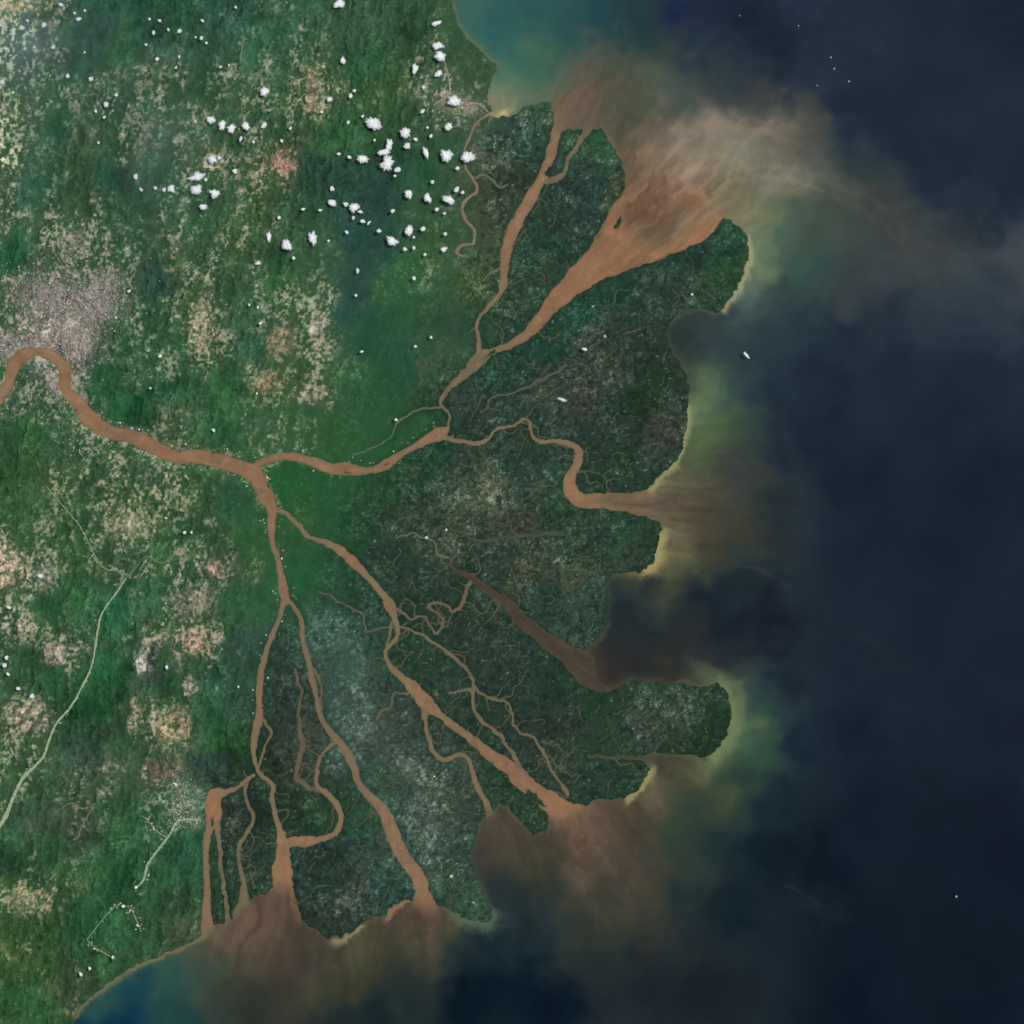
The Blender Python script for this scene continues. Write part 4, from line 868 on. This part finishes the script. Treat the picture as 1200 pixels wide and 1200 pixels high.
roofs("town_buildings", sample(TOWN[2][1], 240), PALV, "scattered pale roofs of the town west of the lower left basin", "town")
vil = []
for pts, n, off in ((RIVERS[0][3][8:], 190, 13), (RIVERS[1][3], 50, 9), (RIVERS[8][3], 45, 11), (RIVERS[9][3][:8], 22, 7)):
    sp = spline(pts, 12)
    for _ in range(n):
        p = sp[rng.integers(len(sp))]
        a = rng.uniform(0, 6.28); rr = p[2] / 2 + rng.uniform(1.5, off)
        x, y = p[0] + rr * math.cos(a), p[1] + rr * math.sin(a)
        r, c = at_px(x, y)
        if 0.8 < sd[r, c] < 8:
            w = rng.uniform(0.04, 0.1); vil.append((x, y, w, w * rng.uniform(.5, 1), 0.02, rng.uniform(0, 3.14)))
for lb, c_, pts in ROADS[:6]:
    sp = spline(pts, 12)
    for _ in range(36):
        p = sp[rng.integers(len(sp))]; x, y = p[0] + rng.normal() * 3, p[1] + rng.normal() * 3
        if sd[at_px(x, y)] > 1: 
            w = rng.uniform(0.03, 0.09); vil.append((x, y, w, w * rng.uniform(.5, 1), 0.02, rng.uniform(0, 3.14)))
roofs("village_buildings", vil, PALV, "tiny pale roofs strung along the river banks and country roads", "village")

# ------------------------------------------------------------------ clouds
def mat_cloud():
    m = bpy.data.materials.new("cloud_white"); m.use_nodes = True
    n = m.node_tree; b = n.nodes["Principled BSDF"]
    at = n.nodes.new("ShaderNodeAttribute"); at.attribute_name = "thick"
    pf = n.nodes.new("ShaderNodeTexNoise"); pf.inputs["Scale"].default_value = 6; pf.inputs["Detail"].default_value = 4
    gg = n.nodes.new("ShaderNodeNewGeometry"); n.links.new(gg.outputs["Position"], pf.inputs["Vector"])
    mm = n.nodes.new("ShaderNodeMath"); mm.operation = 'MULTIPLY_ADD'; mm.inputs[1].default_value = 0.7; mm.inputs[2].default_value = -0.33
    ad = n.nodes.new("ShaderNodeMath"); ad.operation = 'ADD'; ad.use_clamp = True
    n.links.new(pf.outputs[0], mm.inputs[0]); n.links.new(mm.outputs[0], ad.inputs[0]); n.links.new(at.outputs["Fac"], ad.inputs[1])
    n.links.new(ad.outputs[0], b.inputs["Alpha"])
    b.inputs["Base Color"].default_value = (0.86, 0.88, 0.88, 1)
    b.inputs["Roughness"].default_value = 1.0
    b.inputs["Specular IOR Level"].default_value = 0.0
    ge = n.nodes.new("ShaderNodeNewGeometry")
    no = n.nodes.new("ShaderNodeTexNoise"); no.inputs["Scale"].default_value = 9; no.inputs["Detail"].default_value = 4
    n.links.new(ge.outputs["Position"], no.inputs["Vector"])
    bp = n.nodes.new("ShaderNodeBump"); bp.inputs["Strength"].default_value = 0.6; bp.inputs["Distance"].default_value = 0.05
    n.links.new(no.outputs[0], bp.inputs["Height"]); n.links.new(bp.outputs[0], b.inputs["Normal"])
    return m
M_CLOUD = mat_cloud()

def cloud(x, y, rx, ry, rot, label, group=None):
    """one closed billowing dome with a ragged outline"""
    zb = 0.75 + 0.06 * rng.uniform(-1, 1)
    k = (H - zb - 0.2) / H                                   # ground position under the line of sight
    cx, cy = (x - 600) * S * k, (600 - y) * S * k
    r0 = min(rx, ry) * S; big = max(rx, ry) * S
    na = int(np.clip(24 + big * 70, 28, 110)); nr = int(np.clip(5 + big * 14, 6, 20))
    ro = math.radians(-rot); c, s = math.cos(ro), math.sin(ro)
    th_ = np.arange(na) / na * 2 * math.pi
    sx, sy = rng.uniform(0, 500), rng.uniform(0, 500)
    ct, st_ = np.cos(th_), np.sin(th_)
    # outline: a few deep bays between rounded lobes, then smaller ones
    f0 = 1.0 + 0.9 * big
    out = 0.92 + 0.26 * vnoise(sx + ct * f0, sy + st_ * f0, 1) + 0.40 * np.abs(vnoise(sx + ct * f0 * 1.7, sy + 9 + st_ * f0 * 1.7, 2)) + 0.22 * np.abs(vnoise(sx + ct * f0 * 3.4, sy + st_ * f0 * 3.4, 3)) - 0.1
    out = np.maximum(out, 0.35)
    V = []; F = []; TK = []
    zt = 0.34 * r0
    for j in range(1, nr + 1):
        q = j / nr
        u, v = q * out * rx * S * ct, q * out * ry * S * st_
        X = cx + u * c - v * s; Y = cy + u * s + v * c
        lump = 0.55 + 0.5 * np.abs(vnoise(sx + u / r0 * 1.5, sy + v / r0 * 1.5, 5)) + 0.25 * np.abs(vnoise(sx + u / r0 * 3.4, sy + v / r0 * 3.4, 6))
        z = zb + zt * (1 - q ** 2.6) ** 0.7 * lump
        V += list(zip(X.tolist(), Y.tolist(), z.tolist()))
        TK += [1.0 - 0.92 * q ** 3.2] * na
    TK += [1.0, 0.9]
    V.append((cx, cy, zb + zt * 0.9)); top = len(V) - 1
    V.append((cx, cy, zb - 0.12 * r0)); bot = len(V) - 1
    for i in range(na):
        j2 = (i + 1) % na
        F.append((top, i, j2))
        for j in range(nr - 1):
            a_ = j * na; F.append((a_ + i, a_ + na + i, a_ + na + j2, a_ + j2))
        a_ = (nr - 1) * na; F.append((a_ + j2, a_ + i, bot))
    me = bpy.data.meshes.new("cloud"); me.from_pydata(V, [], F); me.update()
    at_ = me.attributes.new("thick", 'FLOAT', 'POINT'); at_.data.foreach_set("value", np.array(TK, dtype=np.float32) * (0.9 if big > 0.45 else 0.8) - (0.34 if label.startswith('faint') else 0.22 if 'pale' in label else 0.0))
    me.polygons.foreach_set("use_smooth", np.ones(len(F), dtype=bool))
    me.materials.append(M_CLOUD)
    o = bpy.data.objects.new("cloud", me); COL.objects.link(o)
    return tag(o, label, "cloud", group)

GROUP = "fair weather clouds over the land and shore"
BIG = [
 (512, 27, 7, 3, -30, "thin slanted white cloud highest in the chain left of the top shore"), (513, 53, 6.5, 5.5, 0, "plump round white cloud, upper of the touching pair left of the top shore"),
 (516, 66, 7.5, 6.5, 0, "large round white cloud, lower of the touching pair left of the top shore"), (486, 80, 3.5, 7, 10, "upright narrow white cloud left of the round cloud pair"),
 (514, 86, 6, 4, -20, "ragged translucent looking white cloud just below the round cloud pair"), (532, 119, 9, 6, 10, "broad bright cloud hanging over the small coast town"),
 (526, 148, 5, 5, 0, "compact round cloud below the coast town"), (437, 144, 11, 6.5, 25, "wide lumpy white cloud alone on the upper left of the main cluster"),
 (475, 155, 6.5, 6, 0, "round white cloud right above the tall main cluster"), (477, 171, 4.5, 4.5, 0, "smaller round white cloud under the round one right of the main cluster"),
 (456, 170, 4.5, 8, 8, "upright white cloud forming the top of the main cluster"), (450, 178, 8, 4, -5, "flat white cloud across the waist of the main cluster"),
 (454, 191, 8.5, 9, 0, "biggest brightest white cloud, lower body of the main cluster"), (466, 199, 4, 3.5, 0, "small white cloud touching the lower right of the main cluster"),
 (425, 186, 7.5, 5.5, 0, "oblong white cloud standing alone left of the main cluster"), (499, 179, 4, 7, -20, "slim tilted white cloud midway between the main cluster and the shore clouds"),
 (523, 183, 7.5, 9, -25, "large two lobed white cloud left of the widest shore cloud"), (547, 184, 10, 7, -5, "widest white cloud beside the start of the tan meandering river"),
 (479, 227, 5.5, 5.5, 0, "round white cloud below the dark forest, first of the lower right row"), (501, 232, 4.5, 6, -20, "egg shaped white cloud in the middle of the lower right row"),
 (526, 234, 8, 5, 25, "slanted white cloud at the left side of the tan river meanders"), (415, 243, 6, 5.5, 0, "brightest knot of the slanting cloud string over dark forest"),
 (389, 237, 6, 4, 30, "elongated cloud at the upper left end of the slanting cloud string"), (459, 282, 8.5, 5, 40, "long slanted white cloud under the slanting cloud string"),
 (479, 270, 4.5, 7, 10, "upright cloud right of the long slanted one"), (366, 279, 5.5, 7.5, -10, "tall bright white cloud over a tan patch, left of the slanting string"),
 (336, 287, 7.5, 6, 20, "ring shaped lumpy white cloud low between the mine clearings"), (315, 277, 3, 7, 0, "narrow vertical white cloud left of the lumpy ring shaped one"),
 (310, 107, 5.5, 5.5, 0, "lone round white cloud above the rusty red clearing"), (402, 71, 3.5, 5.5, -15, "small upright white cloud alone in upper middle forest"),
 (397, 4, 7.5, 5.5, -30, "bright white cloud cut by the top edge"), (247, 140, 6, 5.5, 20, "bright white cloud at the left end of the western row"),
 (260, 146, 4.5, 7, 15, "upright white cloud second in the western row"), (271, 151, 6, 5.5, 0, "wide white cloud third in the western row"),
 (288, 148, 4.5, 6.5, -25, "tilted white cloud at the right end of the western row"), (231, 207, 10, 5, -10, "long flat white cloud on top of the western clump"),
 (230, 222, 8.5, 5.5, 0, "oblong white cloud in the middle of the western clump"), (251, 226, 6, 5.5, 0, "round white cloud at the lower right of the western clump"),
 (249, 187, 6, 5, -35, "cloud lying over the pinkish tan clearing above the western clump"), (238, 242, 6, 3.5, 10, "thin cloud at the foot of the western clump"),
 (200, 221, 4.5, 5.5, 0, "rounded cloud left of the western clump"), (659, 468, 6.5, 2.2, 25, "pale ragged streak of cloud over the northern delta island"),
 (685, 409, 3.6, 2.4, 20, "small bright cloud over ponds right of the northern funnel"), (875, 416, 5.5, 1.7, 50, "tiny white streak alone on the dark eastern water"),
]
SMALL = [
 ("small white puff in the loose scatter between the main cluster and the shore", [(496, 102, 3.2), (495, 130, 3.4), (487, 163, 3.2), (463, 206, 2.8), (409, 184, 3.4), (397, 180, 2.6), (536, 197, 3.8), (505, 159, 2.6), (507, 213, 3.6), (535, 222, 4), (542, 225, 3), (501, 149, 2.6), (439, 164, 2)]),
 ("small white puff below the slanting cloud string, over dark green forest", [(460, 247, 3.6), (405, 239, 4), (422, 248, 3.4), (414, 255, 3), (425, 259, 4.2), (432, 261, 3.4), (444, 270, 3.2), (495, 268, 3.8), (475, 292, 3.8), (485, 290, 2.6), (520, 292, 4.6), (522, 274, 3), (512, 245, 2.8), (521, 250, 3), (406, 272, 2.8), (485, 278, 2.6), (498, 298, 2.6)]),
 ("small white puff among clearings left of the slanting cloud string", [(385, 282, 3), (327, 255, 3.2), (355, 245, 3), (375, 246, 2.8), (389, 221, 3.2), (377, 131, 2.8), (386, 116, 3.6), (411, 112, 3.8), (415, 106, 3), (309, 147, 4), (330, 165, 2.6), (340, 150, 3), (408, 143, 2.4), (425, 136, 2.6), (344, 302, 3.6), (302, 308, 4)]),
 ("tiny white puff in the hazy top left scatter of clouds", [(79, 89, 3.4), (106, 92, 4), (136, 111, 2.8), (124, 122, 3.8), (112, 130, 2.6), (122, 137, 2.4), (92, 22, 3.8), (87, 15, 2.6), (62, 55, 3.2), (51, 29, 4.2), (25, 32, 4), (32, 24, 3), (2, 96, 4), (15, 108, 2.8), (1, 60, 2.8), (40, 55, 2.4), (99, 61, 2), (71, 5, 3.4), (99, 12, 2.4), (115, 167, 2)]),
 ("tiny white puff in the top scatter right of the hazy corner", [(187, 24, 3.2), (237, 24, 2.8), (210, 36, 4.2), (197, 34, 2.8), (180, 38, 3), (236, 44, 3), (229, 43, 2.4), (242, 50, 2.4), (171, 52, 2.6), (184, 69, 2.8), (206, 79, 2.4), (210, 66, 2.6), (175, 22, 2.2), (276, 8, 2.2), (258, 78, 2.4), (268, 76, 2)]),
 ("small white puff around the western clump of clouds", [(241, 210, 3.8), (275, 200, 3.8), (257, 185, 3.4), (182, 220, 3.6), (165, 222, 3), (192, 222, 2.8), (159, 207, 3.4), (229, 142, 2.4), (282, 162, 3.6), (297, 166, 2.4)]),
 ("small white puff over forest right of the long sandy mine scar", [(419, 317, 4), (485, 326, 3.4), (417, 346, 2.4), (505, 395, 2.4), (487, 406, 2.4), (424, 412, 2.8), (464, 492, 2.8)]),
 ("tiny white puff over forest between the city and the mine clearings", [(151, 341, 2.8), (187, 417, 2.8), (292, 357, 2.4), (136, 372, 2), (250, 504, 2.6), (176, 455, 2.2), (302, 360, 2.8), (305, 379, 2.8), (301, 461, 2.2)]),
 ("small white puff stacked along the left edge below the pinkish clearing", [(7, 771, 3.6), (5, 780, 3.6), (9, 790, 3.2), (21, 807, 3.2), (37, 816, 3.6), (10, 712, 3), (47, 675, 3.4)]),
 ("tiny white puff over the southwest forest and clearings", [(194, 607, 2.2), (216, 624, 2.4), (224, 624, 2.4), (195, 782, 3.4), (279, 805, 2.2), (94, 1142, 3.6), (105, 1135, 2.6), (132, 1122, 2.6), (144, 1062, 2.6), (159, 1040, 3), (205, 919, 2.8)]),  # includes bright settlement clearings by the southwest roads, shaped as cloud puffs
 ("tiny pale puff over the ponds of the delta", [(709, 394, 2.4), (695, 359, 1.8), (811, 345, 2.8), (509, 910, 2.2), (529, 1027, 2.6), (555, 1058, 2), (500, 630, 2.6), (523, 621, 2.2)]),  # includes bright pond glints, shaped as cloud puffs
 ("faint tiny cloud speck on the dark water at the top right", [(995, 95, 1.9), (978, 80, 1.6), (974, 67, 1.5), (958, 100, 1.4), (936, 30, 1.5), (867, 18, 1.5)]),
 ("faint tiny cloud speck alone on the dark water at the lower right", [(1121, 1051, 2.0)]),
]
for q in BIG: cloud(q[0], q[1], q[2] * 0.92, q[3] * 0.92, q[4], q[5], GROUP)
for lb, spots in SMALL:
    for (x, y, r) in spots:
        cloud(x, y, r * rng.uniform(0.65, 1.0), r * rng.uniform(0.5, 0.8), rng.uniform(0, 180), lb, lb.replace("small white puff", "small white puffs").replace("tiny white puff", "tiny white puffs").replace("tiny pale puff", "tiny pale puffs").replace("cloud speck", "cloud specks"))

# ------------------------------------------------------------------ thin smoke and haze: one closed layer of even air, thicker where the veil is thicker
th = np.maximum(th, 0.008)
th[[0, -1], :] = 0.006; th[:, [0, -1]] = 0.006
ng = len(g); ZB = 1.9
X = (hx - 600) * S; Y = (600 - hy) * S
V = np.vstack([np.stack([X.ravel(), Y.ravel(), np.full(X.size, ZB)], 1), np.stack([X.ravel(), Y.ravel(), (ZB + th).ravel()], 1)])
r, c = np.meshgrid(np.arange(ng - 1), np.arange(ng - 1), indexing='ij')
i = (r * ng + c).ravel(); N = ng * ng
F = [tuple(q) for q in np.stack([i, i + 1, i + ng + 1, i + ng], 1)] + [tuple(q) for q in np.stack([i + N, i + ng + N, i + ng + 1 + N, i + 1 + N], 1)]
ring = [k for k in range(ng)] + [k * ng + ng - 1 for k in range(1, ng)] + [(ng - 1) * ng + k for k in range(ng - 2, -1, -1)] + [k * ng for k in range(ng - 2, 0, -1)]
for a, b in zip(ring, ring[1:] + ring[:1]): F.append((a, a + N, b + N, b))
me = bpy.data.meshes.new("haze"); me.from_pydata(V.tolist(), [], [tuple(int(v) for v in f) for f in F]); me.update()
mh = bpy.data.materials.new("thin_haze"); mh.use_nodes = True
n = mh.node_tree
for q in list(n.nodes):
    if q.type == 'BSDF_PRINCIPLED': n.nodes.remove(q)
pv = n.nodes.new("ShaderNodeVolumePrincipled")
pv.inputs["Color"].default_value = (0.66, 0.93, 0.90, 1)
pv.inputs["Density"].default_value = 0.22
pv.inputs["Anisotropy"].default_value = 0.0
n.links.new(pv.outputs[0], n.nodes["Material Output"].inputs["Volume"])
me.materials.append(mh)
hz = bpy.data.objects.new("haze", me); COL.objects.link(hz)
tag(hz, "thin patchy veil of smoke haze drifting over forest, delta and sea", "haze", kind="stuff")
